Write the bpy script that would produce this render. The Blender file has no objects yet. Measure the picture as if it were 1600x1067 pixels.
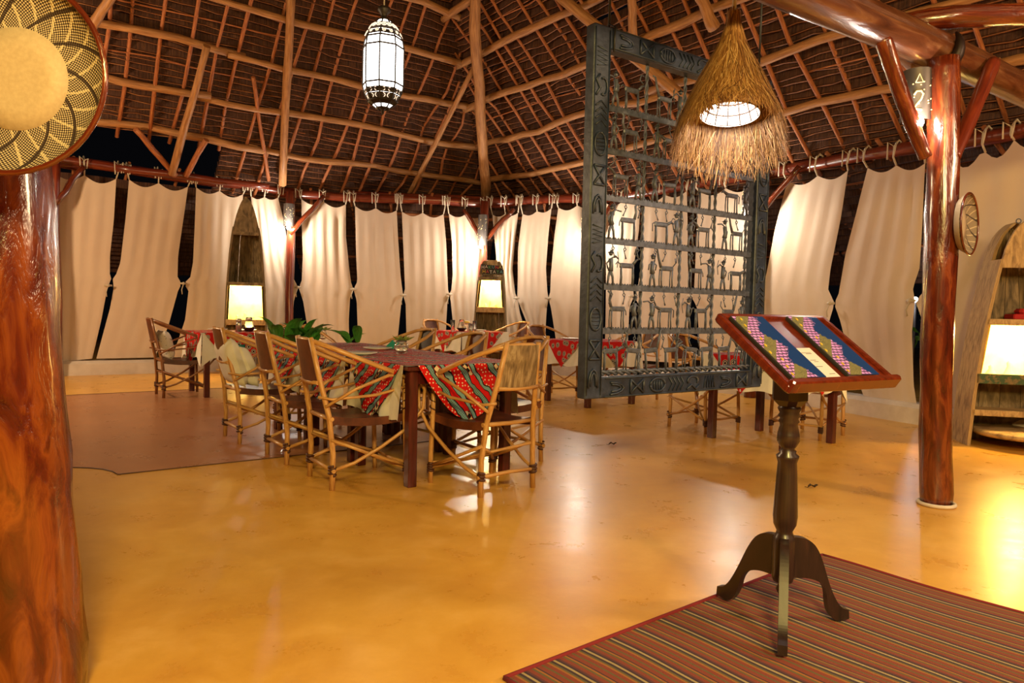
import bpy, math, random
import numpy as np
from mathutils import Matrix, Vector
random.seed(7); rng = np.random.default_rng(7)
S = bpy.context.scene
COL = S.collection
PI = math.pi

# ------------------------------------------------------------------ camera
FPX, CAMH, PITCH, ROLL = 1120.0, 1.13, math.radians(2.6), math.radians(1.3)
cd = bpy.data.cameras.new('camera'); cam = bpy.data.objects.new('camera', cd); COL.objects.link(cam)
cd.sensor_width = 36; cd.lens = FPX / 1600 * 36; cd.clip_start = .05; cd.clip_end = 200
CM = Matrix.Rotation(PI / 2 - PITCH, 3, 'X') @ Matrix.Rotation(ROLL, 3, 'Z')
cam.matrix_world = Matrix.Translation((0, 0, CAMH)) @ CM.to_4x4()
S.camera = cam
# ------------------------------------------------------------------ view, world, lights
S.view_settings.view_transform = 'Standard'; S.view_settings.look = 'None'
S.view_settings.gamma = 1; S.view_settings.use_curve_mapping = False
S.view_settings.exposure = 0.95
W = bpy.data.worlds.new('night'); S.world = W; W.use_nodes = True
W.node_tree.nodes['Background'].inputs[0].default_value = (.006, .006, .008, 1)
W.node_tree.nodes['Background'].inputs[1].default_value = .15
WARM = (1, .69, .39); SOFT = (1, .90, .76); YEL = (1, .74, .22)
def point(name, loc, power, col, rad=.05):
    l = bpy.data.lights.new(name, 'POINT'); l.energy = power; l.color = col; l.shadow_soft_size = rad
    o = bpy.data.objects.new(name, l); o.location = loc; COL.objects.link(o); return o
# unseen lights: yellow one inferred from the bright foreground, the rest added as fill
point('unseen_light', (.35, -1.4, 2.9), 470, YEL, .35)
point('unseen_light', (2.2, -1.0, 2.9), 190, WARM, .30)
point('unseen_light', (4.7, 2.0, 2.7), 190, WARM, .30)
point('unseen_light', (-6.6, 6.8, 2.9), 260, WARM, .25)

# ------------------------------------------------------------------ pixel helpers (photograph is 1600 x 1067)
C0 = Vector((0, 0, CAMH))
def ray(x, y): return CM @ Vector(((x - 800) / FPX, -(y - 533.5) / FPX, -1))
def fl(x, y, z=0.):
    d = ray(x, y); return C0 + d * ((z - CAMH) / d.z)
def at(x, y, Y):
    d = ray(x, y); return C0 + d * (Y / d.y)

# ------------------------------------------------------------------ mesh building
class G:
    def __init__(s): s.v = []; s.f = []; s.uv = []; s.sm = []
    def add(s, v, f, uv=None, smooth=False):
        b = len(s.v); s.v += [tuple(p) for p in v]
        s.uv += [tuple(q) for q in uv] if uv is not None else [(p[0] + p[1] * .37, p[2] + p[1] * .61) for p in v]
        s.f += [tuple(b + i for i in q) for q in f]; s.sm += [smooth] * len(f); return s
    def box(s, c, d, M=None, bev=0.0):
        x, y, z = d[0] / 2, d[1] / 2, d[2] / 2
        if bev <= 0:
            v = [Vector((i, j, k)) for k in (-z, z) for j in (-y, y) for i in (-x, x)]
            f = [(0, 2, 3, 1), (4, 5, 7, 6), (0, 1, 5, 4), (2, 6, 7, 3), (0, 4, 6, 2), (1, 3, 7, 5)]
        else:
            b = min(bev, x * .9, y * .9, z * .9)
            ring = lambda w, t, zz: [Vector(p) for p in ((-w + b, -t, zz), (w - b, -t, zz), (w, -t + b, zz), (w, t - b, zz), (w - b, t, zz), (-w + b, t, zz), (-w, t - b, zz), (-w, -t + b, zz))]
            v = ring(x - b * .7, y - b * .7, -z) + ring(x, y, -z + b) + ring(x, y, z - b) + ring(x - b * .7, y - b * .7, z)
            f = [tuple(range(7, -1, -1)), tuple(range(24, 32))]
            for r in range(3):
                for i in range(8): j = (i + 1) % 8; f.append((r * 8 + i, r * 8 + j, r * 8 + 8 + j, r * 8 + 8 + i))
        c = Vector(c); R = M if M is not None else Matrix.Identity(3)
        return s.add([R @ p + c for p in v], f, [(p.x + p.y, p.z + p.y * .4) for p in v])
    def tube(s, pts, rad, n=8, closed=False, cap=True):
        P = [Vector(p) for p in pts]; m = len(P)
        R = list(rad) if hasattr(rad, '__len__') else [rad] * m
        v = []; uv = []; prev = None; L = 0
        for i in range(m):
            a = P[(i - 1) % m] if (closed or i > 0) else P[i]; b = P[(i + 1) % m] if (closed or i < m - 1) else P[i]
            t = (b - a); t = t.normalized() if t.length > 1e-9 else Vector((0, 0, 1))
            if prev is None:
                q = Vector((0, 0, 1)) if abs(t.z) < .9 else Vector((1, 0, 0)); nx = t.cross(q).normalized()
            else:
                nx = prev - t * prev.dot(t); nx = nx.normalized() if nx.length > 1e-6 else t.orthogonal().normalized()
            prev = nx; by = t.cross(nx)
            if i: L += (P[i] - P[i - 1]).length
            for k in range(n):
                an = 2 * PI * k / n
                v.append(P[i] + (nx * math.cos(an) + by * math.sin(an)) * R[i]); uv.append((k / n * 2 * PI * max(R), L))
        f = []
        for i in range(m if closed else m - 1):
            for k in range(n):
                a = i * n; b = ((i + 1) % m) * n; f.append((a + k, a + (k + 1) % n, b + (k + 1) % n, b + k))
        s.add(v, f, uv, True)
        if cap and not closed:
            b0 = len(s.v) - m * n
            s.f += [tuple(b0 + k for k in range(n - 1, -1, -1)), tuple(b0 + (m - 1) * n + k for k in range(n))]; s.sm += [False, False]
        return s
    def lathe(s, prof, n=24, c=(0, 0, 0), a0=0., a1=2 * PI, smooth=True):
        full = abs(a1 - a0 - 2 * PI) < 1e-6; k = n if full else n + 1
        v = []; uv = []
        for r, z in prof:
            for i in range(k):
                a = a0 + (a1 - a0) * i / n
                v.append((c[0] + r * math.cos(a), c[1] + r * math.sin(a), c[2] + z)); uv.append((i / n, r + z))
        f = []
        for j in range(len(prof) - 1):
            for i in range(n):
                i2 = (i + 1) % k; f.append((j * k + i, j * k + i2, (j + 1) * k + i2, (j + 1) * k + i))
        return s.add(v, f, uv, smooth)
    def sheet(s, g, uv=None, smooth=True):
        m, n = len(g), len(g[0])
        f = [(i * n + j, i * n + j + 1, (i + 1) * n + j + 1, (i + 1) * n + j) for i in range(m - 1) for j in range(n - 1)]
        return s.add([p for r in g for p in r], f, [q for r in uv for q in r] if uv else [(j / (n - 1), i / (m - 1)) for i in range(m) for j in range(n)], smooth)
    def prism(s, poly, off, M=None, c=(0, 0, 0)):
        """poly: list of 3d points (planar outline), off: extrusion vector"""
        n = len(poly); P = [Vector(p) for p in poly]; o = Vector(off)
        if M is not None: P = [M @ p for p in P]; o = M @ o
        c = Vector(c); v = [p + c for p in P] + [p + c + o for p in P]
        f = [tuple(range(n - 1, -1, -1)), tuple(range(n, 2 * n))] + [(i, (i + 1) % n, n + (i + 1) % n, n + i) for i in range(n)]
        return s.add(v, f)
    def ball(s, c, r, n=10, sc=(1, 1, 1)):
        v = []; m = n // 2 + 1
        for j in range(m + 1):
            t = PI * j / m
            for i in range(n):
                a = 2 * PI * i / n
                v.append((c[0] + r * sc[0] * math.sin(t) * math.cos(a), c[1] + r * sc[1] * math.sin(t) * math.sin(a), c[2] + r * sc[2] * math.cos(t)))
        f = [(j * n + i, (j + 1) * n + i, (j + 1) * n + (i + 1) % n, j * n + (i + 1) % n) for j in range(m) for i in range(n)]
        return s.add(v, f, None, True)

def mesh_of(name, g):
    me = bpy.data.meshes.new(name); me.from_pydata(g.v, [], g.f)
    me.polygons.foreach_set('use_smooth', g.sm)
    u = me.uv_layers.new(name='UVMap'); idx = np.empty(len(me.loops), np.int32); me.loops.foreach_get('vertex_index', idx)
    u.data.foreach_set('uv', np.array(g.uv, np.float32)[idx].ravel()); me.update(); return me
def mk(name, g, m, parent=None, world=False, base=True):
    """one mesh object; world=True: coordinates are world ones, re-origined at the parent or at the thing's own base"""
    o = Vector((0, 0, 0))
    if parent is not None and world: o = parent.location.copy()
    elif parent is None and base:
        a = np.array(g.v); o = Vector(((a[:, 0].min() + a[:, 0].max()) / 2, (a[:, 1].min() + a[:, 1].max()) / 2, a[:, 2].min()))
    if o.length > 0: g.v = [(p[0] - o.x, p[1] - o.y, p[2] - o.z) for p in g.v]
    ob = bpy.data.objects.new(name, mesh_of(name, g)); COL.objects.link(ob); ob.data.materials.append(m)
    if parent is not None: ob.parent = parent
    else: ob.location = o
    return ob
def tag(o, label=None, cat=None, group=None, kind=None):
    if label: o['label'] = label
    if cat: o['category'] = cat
    if group: o['group'] = group
    if kind: o['kind'] = kind
    return o
def thing(name, label, cat, loc=(0, 0, 0), rz=0, group=None):
    o = bpy.data.objects.new(name, None); COL.objects.link(o); o.location = loc; o.rotation_euler = (0, 0, rz); o.empty_display_size = .1
    return tag(o, label, cat, group)
def copy_tree(o, parent=None):
    c = o.copy(); COL.objects.link(c); c.parent = parent
    for ch in list(o.children): copy_tree(ch, c)
    return c
def wob(p, q, n, amp):
    """a slightly crooked natural pole from p to q"""
    p, q = Vector(p), Vector(q); d = q - p; a = d.orthogonal().normalized(); b = d.normalized().cross(a)
    k1, k2 = rng.uniform(1.5, 3.5, 2); f1, f2 = rng.uniform(0, 6, 2)
    return [p + d * (i / n) + a * (amp * math.sin(f1 + k1 * i / n * 4) + amp * .4 * rng.normal()) + b * (amp * math.sin(f2 + k2 * i / n * 4) + amp * .4 * rng.normal()) for i in range(n + 1)]
def pole(name, p, q, r, m, parent=None, amp=.01, seg=6, n=8, taper=.85, world=True):
    g = G(); rr = [r * (1 + (taper - 1) * i / seg) * (1 + .05 * rng.normal()) for i in range(seg + 1)]
    g.tube(wob(p, q, seg, amp), rr, n); return mk(name, g, m, parent, world)
def aim(d, up=(0, 0, 1)):
    """rotation matrix whose local Y points along d, Z near up"""
    y = Vector(d).normalized(); x = y.cross(Vector(up)).normalized(); z = x.cross(y)
    return Matrix((x, y, z)).transposed()
def rz_to(dx, dy): return math.atan2(-dx, dy)

# ------------------------------------------------------------------ materials
def new_mat(name):
    m = bpy.data.materials.new(name); m.use_nodes = True; nt = m.node_tree
    return m, nt, nt.nodes['Principled BSDF']
def rgba(c): return (c[0], c[1], c[2], 1)
class N:
    def __init__(s, nt): s.nt = nt
    def n(s, t, **k):
        o = s.nt.nodes.new(t)
        for a, b in k.items(): setattr(o, a, b)
        return o
    def l(s, a, b): s.nt.links.new(a, b)
    def math(s, op, a, b=None):
        o = s.n('ShaderNodeMath', operation=op)
        for i, x in enumerate((a, b)):
            if x is None: continue
            if isinstance(x, (int, float)): o.inputs[i].default_value = x
            else: s.l(x, o.inputs[i])
        return o.outputs[0]
    def ramp(s, fac, stops, const=False):
        r = s.n('ShaderNodeValToRGB'); e = r.color_ramp
        if const: e.interpolation = 'CONSTANT'
        while len(e.elements) > 1: e.elements.remove(e.elements[-1])
        e.elements[0].position = stops[0][0]; e.elements[0].color = rgba(stops[0][1])
        for p, c in stops[1:]: q = e.elements.new(p); q.color = rgba(c)
        s.l(fac, r.inputs[0]); return r.outputs[0]
    def coord(s, kind='UV', scale=(1, 1, 1)):
        t = s.n('ShaderNodeTexCoord'); mp = s.n('ShaderNodeMapping'); mp.inputs['Scale'].default_value = scale
        s.l(t.outputs[kind], mp.inputs[0]); return mp.outputs[0]
    def noise(s, vec, scale=5, detail=4, rough=.55, dist=0):
        o = s.n('ShaderNodeTexNoise'); o.inputs['Scale'].default_value = scale; o.inputs['Detail'].default_value = detail
        o.inputs['Roughness'].default_value = rough; o.inputs['Distortion'].default_value = dist
        s.l(vec, o.inputs['Vector']); return o.outputs[0]
    def voro(s, vec, scale, rand=1., out='Distance', feat='F1'):
        o = s.n('ShaderNodeTexVoronoi', feature=feat, voronoi_dimensions='2D'); o.inputs['Scale'].default_value = scale; o.inputs['Randomness'].default_value = rand
        s.l(vec, o.inputs['Vector']); return o.outputs[out]
    def mix(s, fac, a, b):
        o = s.n('ShaderNodeMix', data_type='RGBA')
        for i, x in ((0, fac), (6, a), (7, b)):
            if isinstance(x, tuple): o.inputs[i].default_value = rgba(x)
            elif isinstance(x, (int, float)): o.inputs[i].default_value = x
            else: s.l(x, o.inputs[i])
        return o.outputs[2]
    def bump(s, h, strength, dist, bsdf):
        b = s.n('ShaderNodeBump'); b.inputs['Strength'].default_value = strength; b.inputs['Distance'].default_value = dist
        s.l(h, b.inputs['Height']); s.l(b.outputs[0], bsdf.inputs['Normal'])
def noisy(name, stops, scale=6, stretch=(1, 1, 1), rough=.6, bump=.2, bd=.004, kind='UV', detail=5, dist=0, spec=.5, coat=0, metal=0):
    m, nt, b = new_mat(name); k = N(nt); v = k.coord(kind, stretch); n = k.noise(v, scale, detail, .6, dist)
    k.l(k.ramp(n, stops), b.inputs['Base Color']); b.inputs['Roughness'].default_value = rough
    b.inputs['Specular IOR Level'].default_value = spec; b.inputs['Metallic'].default_value = metal
    if coat: b.inputs['Coat Weight'].default_value = coat; b.inputs['Coat Roughness'].default_value = .12
    if bump: k.bump(n, bump, bd, b)
    return m
def plain(name, c, rough=.5, metal=0, spec=.5):
    m, nt, b = new_mat(name); b.inputs['Base Color'].default_value = rgba(c); b.inputs['Roughness'].default_value = rough
    b.inputs['Metallic'].default_value = metal; b.inputs['Specular IOR Level'].default_value = spec; return m
def emit(name, c, s):
    m, nt, b = new_mat(name); b.inputs['Base Color'].default_value = rgba(c); b.inputs['Emission Color'].default_value = rgba(c); b.inputs['Emission Strength'].default_value = s; return m
M = {}
M['varnish'] = noisy('red_varnished_log', [(.3, (.035, .005, .002)), (.5, (.11, .016, .005)), (.62, (.21, .045, .011)), (.75, (.06, .010, .003))], 3.2, (6, 1.2, 1), .22, .6, .012, coat=.6, dist=.6)
M['amber'] = noisy('amber_varnished_log', [(.28, (.034, .0035, .001)), (.45, (.10, .013, .003)), (.6, (.21, .046, .007)), (.74, (.06, .007, .002))], 2.6, (5, 1.5, 1), .2, .7, .014, coat=.7, dist=.8)
M['worn'] = noisy('worn_log', [(.3, (.04, .010, .004)), (.5, (.105, .032, .012)), (.7, (.20, .085, .036))], 2.6, (5, 1.0, 1), .28, .5, .012, coat=.5, dist=.6)
M['rail'] = noisy('ring_beam_varnish', [(.3, (.06, .008, .004)), (.55, (.17, .025, .010)), (.75, (.30, .07, .02))], 3, (6, .8, 1), .3, .3, .006, coat=.4)
M['pale'] = noisy('pale_roof_pole', [(.25, (.18, .07, .02)), (.5, (.35, .155, .05)), (.75, (.52, .27, .105))], 4, (8, .9, 1), .6, .4, .008)
M['ruddy'] = noisy('ruddy_roof_rafter', [(.25, (.14, .036, .011)), (.5, (.32, .095, .026)), (.75, (.52, .21, .07))], 5, (8, 1.2, 1), .65, .3, .006)
M['cane'] = noisy('bent_cane', [(.25, (.30, .12, .03)), (.5, (.56, .28, .09)), (.75, (.72, .44, .18))], 5, (14, 2.2, 1), .4, .4, .004, coat=.2)
M['darkcane'] = noisy('dark_cane', [(.25, (.10, .03, .008)), (.5, (.24, .085, .025)), (.75, (.38, .16, .05))], 5, (14, 2.2, 1), .4, .4, .004, coat=.2)
M['leather'] = noisy('brown_leather', [(.3, (.05, .012, .006)), (.55, (.12, .03, .013)), (.75, (.20, .06, .025))], 9, (1, 1, 1), .42, .25, .003, kind='Object')
M['darkleather'] = M['leather']
M['hide'] = noisy('grey_cow_hide', [(.3, (.10, .06, .03)), (.5, (.25, .16, .08)), (.7, (.45, .33, .19))], 6, (5, 1, 1), .6, .3, .003, kind='Object', dist=1.2)
M['darkhide'] = noisy('dark_hide', [(.3, (.012, .010, .010)), (.6, (.04, .028, .022))], 8, (1, 1, 1), .5, .2, .003, kind='Object')
M['binding'] = plain('leather_binding', (.07, .02, .012), .5)
M['tablewood'] = noisy('dark_red_table_wood', [(.3, (.035, .006, .005)), (.6, (.10, .014, .010)), (.8, (.15, .03, .018))], 5, (9, 1, 1), .3, .1, .002, coat=.3)
M['mahogany'] = noisy('mahogany', [(.25, (.05, .006, .003)), (.5, (.12, .014, .005)), (.75, (.20, .034, .010))], 4, (9, 1.2, 1), .25, .1, .002, coat=.5)
M['ebony'] = noisy('dark_turned_wood', [(.3, (.014, .007, .006)), (.6, (.032, .014, .011)), (.8, (.06, .02, .014))], 5, (6, 1, 1), .36, .1, .002, coat=.2)
M['boat'] = noisy('weathered_boat_wood', [(.25, (.12, .07, .028)), (.42, (.33, .20, .085)), (.58, (.52, .34, .15)), (.72, (.24, .15, .06))], 5, (5, 1.3, 1), .75, .6, .008, dist=.7)
M['boatdark'] = noisy('old_boat_planks', [(.3, (.05, .035, .018)), (.5, (.17, .115, .055)), (.68, (.32, .22, .11)), (.8, (.13, .12, .07))], 4, (3, 1.2, 1), .8, .5, .008, dist=.8)
M['boatpaint'] = noisy('flaking_green_paint', [(.35, (.22, .13, .05)), (.47, (.14, .11, .04)), (.52, (.035, .07, .03)), (.7, (.05, .10, .035)), (.85, (.25, .16, .07))], 5, (3, 3, 1), .7, .4, .006)
M['niche'] = noisy('niche_lining', [(.3, (.72, .58, .28)), (.6, (.86, .76, .48))], 6, (1, 1, 1), .8, .2, .006, kind='Object')
M['slate'] = noisy('carved_slate_wood', [(.3, (.008, .012, .026)), (.55, (.021, .031, .062)), (.75, (.046, .064, .125))], 14, (1, 1, 1), .42, .5, .006, kind='Object')
M['slatedark'] = plain('slate_recess', (.008, .008, .010), .6)
M['iron'] = noisy('wrought_iron', [(.3, (.040, .046, .070)), (.6, (.095, .105, .150)), (.8, (.20, .215, .29))], 40, (1, 1, 1), .45, .4, .002, kind='Object', metal=.2)
M['white'] = noisy('white_tablecloth', [(.3, (.70, .66, .58)), (.7, (.80, .76, .68))], 8, (1, 1, 1), .8, .1, .004, kind='Object')
M['plaster'] = noisy('whitewashed_plaster', [(.3, (.55, .45, .36)), (.7, (.72, .62, .52))], 4, (1, 1, 1), .8, .3, .01, kind='Object')
M['cord'] = plain('cotton_cord', (.55, .46, .34), .8)
M['blackcord'] = plain('black_cable', (.01, .01, .01), .5)
M['tin'] = plain('perforated_tin', (.12, .10, .09), .45, .6)
M['bulb'] = emit('lit_bulb', (1, .93, .82), 60)
M['cut'] = emit('lit_cutout', (1, .72, .30), .6)
M['lampglass'] = emit('lit_lantern_glass', (1, .95, .90), 5)
M['lattice'] = plain('lantern_metalwork', (.030, .022, .018), .5, .3); M['rosette'] = emit('lit_rosette', (1, .80, .62), .55)
M['green'] = noisy('leaf_green', [(.3, (.03, .13, .02)), (.6, (.07, .27, .04)), (.8, (.17, .40, .09))], 6, (1, 1, 1), .35, .2, .004)
M['succulent'] = noisy('succulent_leaf', [(.3, (.10, .16, .03)), (.6, (.25, .32, .07)), (.8, (.45, .12, .05))], 9, (1, 1, 1), .4, 0, .004, kind='Object')
M['teal'] = plain('teal_napkin', (.01, .24, .19), .8)
M['red'] = plain('red_cloth', (.45, .012, .012), .8)
M['ceramic'] = plain('white_ceramic', (.75, .72, .66), .25)
M['wine'] = plain('dark_glass_bowl', (.02, .003, .004), .1)
M['steel'] = plain('brushed_steel', (.6, .56, .5), .3, .9)
M['lemon'] = plain('lemon_yellow', (.65, .45, .03), .5)
M['paper'] = plain('menu_card', (.66, .62, .64), .7)
M['ink'] = plain('print_ink', (.12, .10, .12), .8)
M['darkleaf'] = plain('dry_leaf', (.05, .025, .012), .8)
gm, nt, b = new_mat('clear_glass'); b.inputs['Base Color'].default_value = (.95, .95, .93, 1); b.inputs['Roughness'].default_value = .03; b.inputs['Transmission Weight'].default_value = .95; b.inputs['IOR'].default_value = 1.3; M['glass'] = gm

def floor_mat(name, c):
    m, nt, b = new_mat(name); k = N(nt); v = k.coord('Object')
    n1 = k.noise(v, .8, 6, .6, .4); n2 = k.noise(v, 3.6, 9, .7, .25); n3 = k.noise(v, 22, 4, .6)
    base = k.ramp(n1, [(.30, c[0]), (.47, c[1]), (.60, c[2]), (.75, c[3])])
    fine = k.ramp(n2, [(.26, c[0]), (.5, c[2]), (.66, tuple(min(1, x * 1.15) for x in c[3]))])
    k.l(k.mix(.38, base, fine), b.inputs['Base Color'])
    r = k.math('MULTIPLY_ADD', n2, .24); k.nt.nodes[-1].inputs[2].default_value = .18; k.l(r, b.inputs['Roughness'])
    k.bump(k.math('ADD', n3, k.math('MULTIPLY', n2, 2.0)), .08, .004, b); return m
M['floor'] = floor_mat('polished_ochre_cement', [(.54, .235, .040), (.66, .325, .050), (.74, .40, .070), (.78, .47, .14)])
M['inlay'] = floor_mat('polished_red_cement', [(.30, .115, .05), (.38, .155, .065), (.43, .18, .075), (.47, .22, .10)])

m, nt, b = new_mat('palm_thatch'); k = N(nt); v = k.coord('UV', (26, 1.2, 1)); n1 = k.noise(v, 1.6, 5, .65, .3); n2 = k.noise(k.coord('UV', (1.2, 8, 1)), 1.0, 3)
k.l(k.mix(k.math('MULTIPLY', n2, .8), k.ramp(n1, [(.3, (.018, .005, .002)), (.5, (.075, .024, .008)), (.7, (.18, .07, .024))]), (.04, .012, .005)), b.inputs['Base Color'])
b.inputs['Roughness'].default_value = .75; k.bump(n1, .8, .02, b); M['thatch'] = m; M['rib'] = noisy('palm_rib', [(.3, (.10, .030, .010)), (.55, (.24, .085, .028)), (.75, (.42, .19, .07))], 3, (1, 1.4, 1), .6, 0, .004)
m, nt, b = new_mat('curtain_cotton'); k = N(nt); v = k.coord('UV', (60, 4, 1)); n1 = k.noise(v, 1, 3); n2 = k.noise(k.coord('UV', (2, 2, 1)), 1.4, 3)
k.l(k.mix(n2, (.69, .52, .38), (.78, .62, .47)), b.inputs['Base Color']); b.inputs['Roughness'].default_value = .85; k.bump(n1, .15, .003, b)
tr = k.n('ShaderNodeBsdfTranslucent'); tr.inputs[0].default_value = (.6, .48, .36, 1); mx = k.n('ShaderNodeMixShader'); mx.inputs[0].default_value = .15
k.l(b.outputs[0], mx.inputs[1]); k.l(tr.outputs[0], mx.inputs[2]); k.l(mx.outputs[0], nt.nodes['Material Output'].inputs[0]); M['curtain'] = m
def cloth_rings():
    m, nt, b = new_mat('red_ring_kanga'); k = N(nt); d = k.voro(k.coord('UV'), 10.5, .7)
    c = k.ramp(d, [(0, (.03, .02, .03)), (.13, (.75, .66, .5)), (.19, (.03, .02, .03)), (.27, (.62, .55, .42)), (.32, (.52, .012, .012))], True)
    k.l(c, b.inputs['Base Color']); b.inputs['Roughness'].default_value = .75; b.inputs['Specular IOR Level'].default_value = .1; return m
M['kanga'] = cloth_rings()
def cloth_bands():
    m, nt, b = new_mat('patterned_kanga'); k = N(nt); v = k.coord('UV')
    sx = k.n('ShaderNodeSeparateXYZ'); k.l(v, sx.inputs[0]); n = k.noise(v, 7, 2)
    p = k.math('ADD', k.math('MULTIPLY', k.math('ADD', k.math('MULTIPLY', sx.outputs[0], .8), k.math('MULTIPLY', sx.outputs[1], .6)), 5.6), k.math('MULTIPLY', n, .45)); fr = k.math('FRACT', p)
    R, K, T = (.62, .012, .012), (.012, .010, .016), (.19, .33, .36)
    band = k.ramp(fr, [(0, R), (.36, K), (.40, T), (.56, K), (.60, R), (.80, K), (.83, T), (.95, K)], True)
    dots = k.math('LESS_THAN', k.voro(v, 38, .6), .19)
    isred = k.math('GREATER_THAN', k.math('SUBTRACT', 1.0, fr), .64)
    c1 = k.mix(k.math('MULTIPLY', dots, isred), band, (.78, .66, .5))
    isteal = k.math('MULTIPLY', k.math('GREATER_THAN', fr, .40), k.math('LESS_THAN', fr, .56))
    ch = k.n('ShaderNodeTexChecker'); ch.inputs['Scale'].default_value = 110; k.l(v, ch.inputs[0])
    c2 = k.mix(k.math('MULTIPLY', k.math('MULTIPLY', isteal, ch.outputs[1]), .6), c1, (.05, .09, .10))
    ch2 = k.n('ShaderNodeTexChecker'); ch2.inputs['Scale'].default_value = 34
    rot = k.n('ShaderNodeMapping'); rot.inputs['Rotation'].default_value = (0, 0, .78); k.l(v, rot.inputs[0]); k.l(rot.outputs[0], ch2.inputs[0])
    istri = k.math('MULTIPLY', k.math('GREATER_THAN', fr, .61), k.math('GREATER_THAN', k.math('SINE', k.math('MULTIPLY', sx.outputs[1], 17)), .35))
    istri = k.math('MULTIPLY', istri, k.math('LESS_THAN', fr, .78))
    c3 = k.mix(istri, c2, k.mix(ch2.outputs[1], (.01, .01, .01), (.72, .58, .36)))
    k.l(c3, b.inputs['Base Color']); b.inputs['Roughness'].default_value = .7; b.inputs['Specular IOR Level'].default_value = .1; return m
M['bands'] = cloth_bands()
def rug_mat():
    m, nt, b = new_mat('striped_rug'); k = N(nt); v = k.coord('UV'); sx = k.n('ShaderNodeSeparateXYZ'); k.l(v, sx.inputs[0])
    fr = k.math('FRACT', k.math('MULTIPLY', k.math('ADD', sx.outputs[0], k.math('MULTIPLY', k.noise(v, 2.5, 2), .012)), 7.6))
    Rd, Or, Ol, Nv, Cr, Pu = (.27, .045, .03), (.42, .15, .03), (.13, .12, .05), (.03, .02, .05), (.50, .38, .20), (.12, .03, .05)
    c = k.ramp(fr, [(0, Rd), (.10, Ol), (.16, Rd), (.28, Or), (.34, Ol), (.40, Nv), (.48, Cr), (.55, Nv), (.62, Pu), (.68, Rd), (.80, Ol), (.86, Or), (.92, Nv), (.96, Rd)], True)
    n = k.noise(k.coord('UV', (30, 90, 1)), 6, 3); k.l(k.mix(k.math('MULTIPLY', n, .55), c, (.09, .04, .025)), b.inputs['Base Color'])
    b.inputs['Roughness'].default_value = .9; k.bump(n, .5, .004, b); return m
M['rug'] = rug_mat(); M['rugedge'] = plain('rug_red_edge', (.20, .012, .02), .9)
def basket_mat():
    m, nt, b = new_mat('woven_basket'); k = N(nt); v = k.coord('UV'); sx = k.n('ShaderNodeSeparateXYZ'); k.l(v, sx.inputs[0]); u, r = sx.outputs[0], sx.outputs[1]
    dots = k.math('MULTIPLY', k.math('SINE', k.math('MULTIPLY', u, 2 * PI * 130)), k.math('SINE', k.math('MULTIPLY', r, 2 * PI * 130)))
    base = k.ramp(k.math('MULTIPLY_ADD', dots, .5), [(0, (.022, .010, .007)), (.60, (.026, .012, .008)), (.72, (.44, .33, .21)), (1, (.54, .42, .28))])
    nt.nodes[-2].inputs[2].default_value = .62
    s1 = k.math('FRACT', k.math('ADD', k.math('MULTIPLY', u, 11), k.math('MULTIPLY', r, 10.0)))
    s2 = k.math('FRACT', k.math('SUBTRACT', k.math('MULTIPLY', u, 22), k.math('MULTIPLY', r, 9.0)))
    c = k.mix(k.math('LESS_THAN', s2, .14), base, (.50, .39, .25)); c = k.mix(k.math('LESS_THAN', s1, .12), c, (.03, .014, .010))
    k.l(c, b.inputs['Base Color']); b.inputs['Roughness'].default_value = .65; k.bump(dots, .5, .003, b); return m
M['basket'] = basket_mat()
def straw_disc():
    m, nt, b = new_mat('plain_straw_weave'); k = N(nt); v = k.coord('Object'); w = k.math('SINE', k.math('MULTIPLY', k.noise(v, 45, 1), 60)); n = k.noise(v, 90, 3)
    k.l(k.mix(n, (.34, .245, .15), (.50, .38, .25)), b.inputs['Base Color']); b.inputs['Roughness'].default_value = .6; k.bump(n, .3, .002, b); return m
M['straw'] = straw_disc()
M['grass'] = noisy('dry_grass', [(.36, (.05, .016, .004)), (.47, (.20, .08, .018)), (.56, (.40, .20, .05)), (.64, (.68, .46, .20))], 3, (140, .6, 1), .6, 0, .004)
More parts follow.
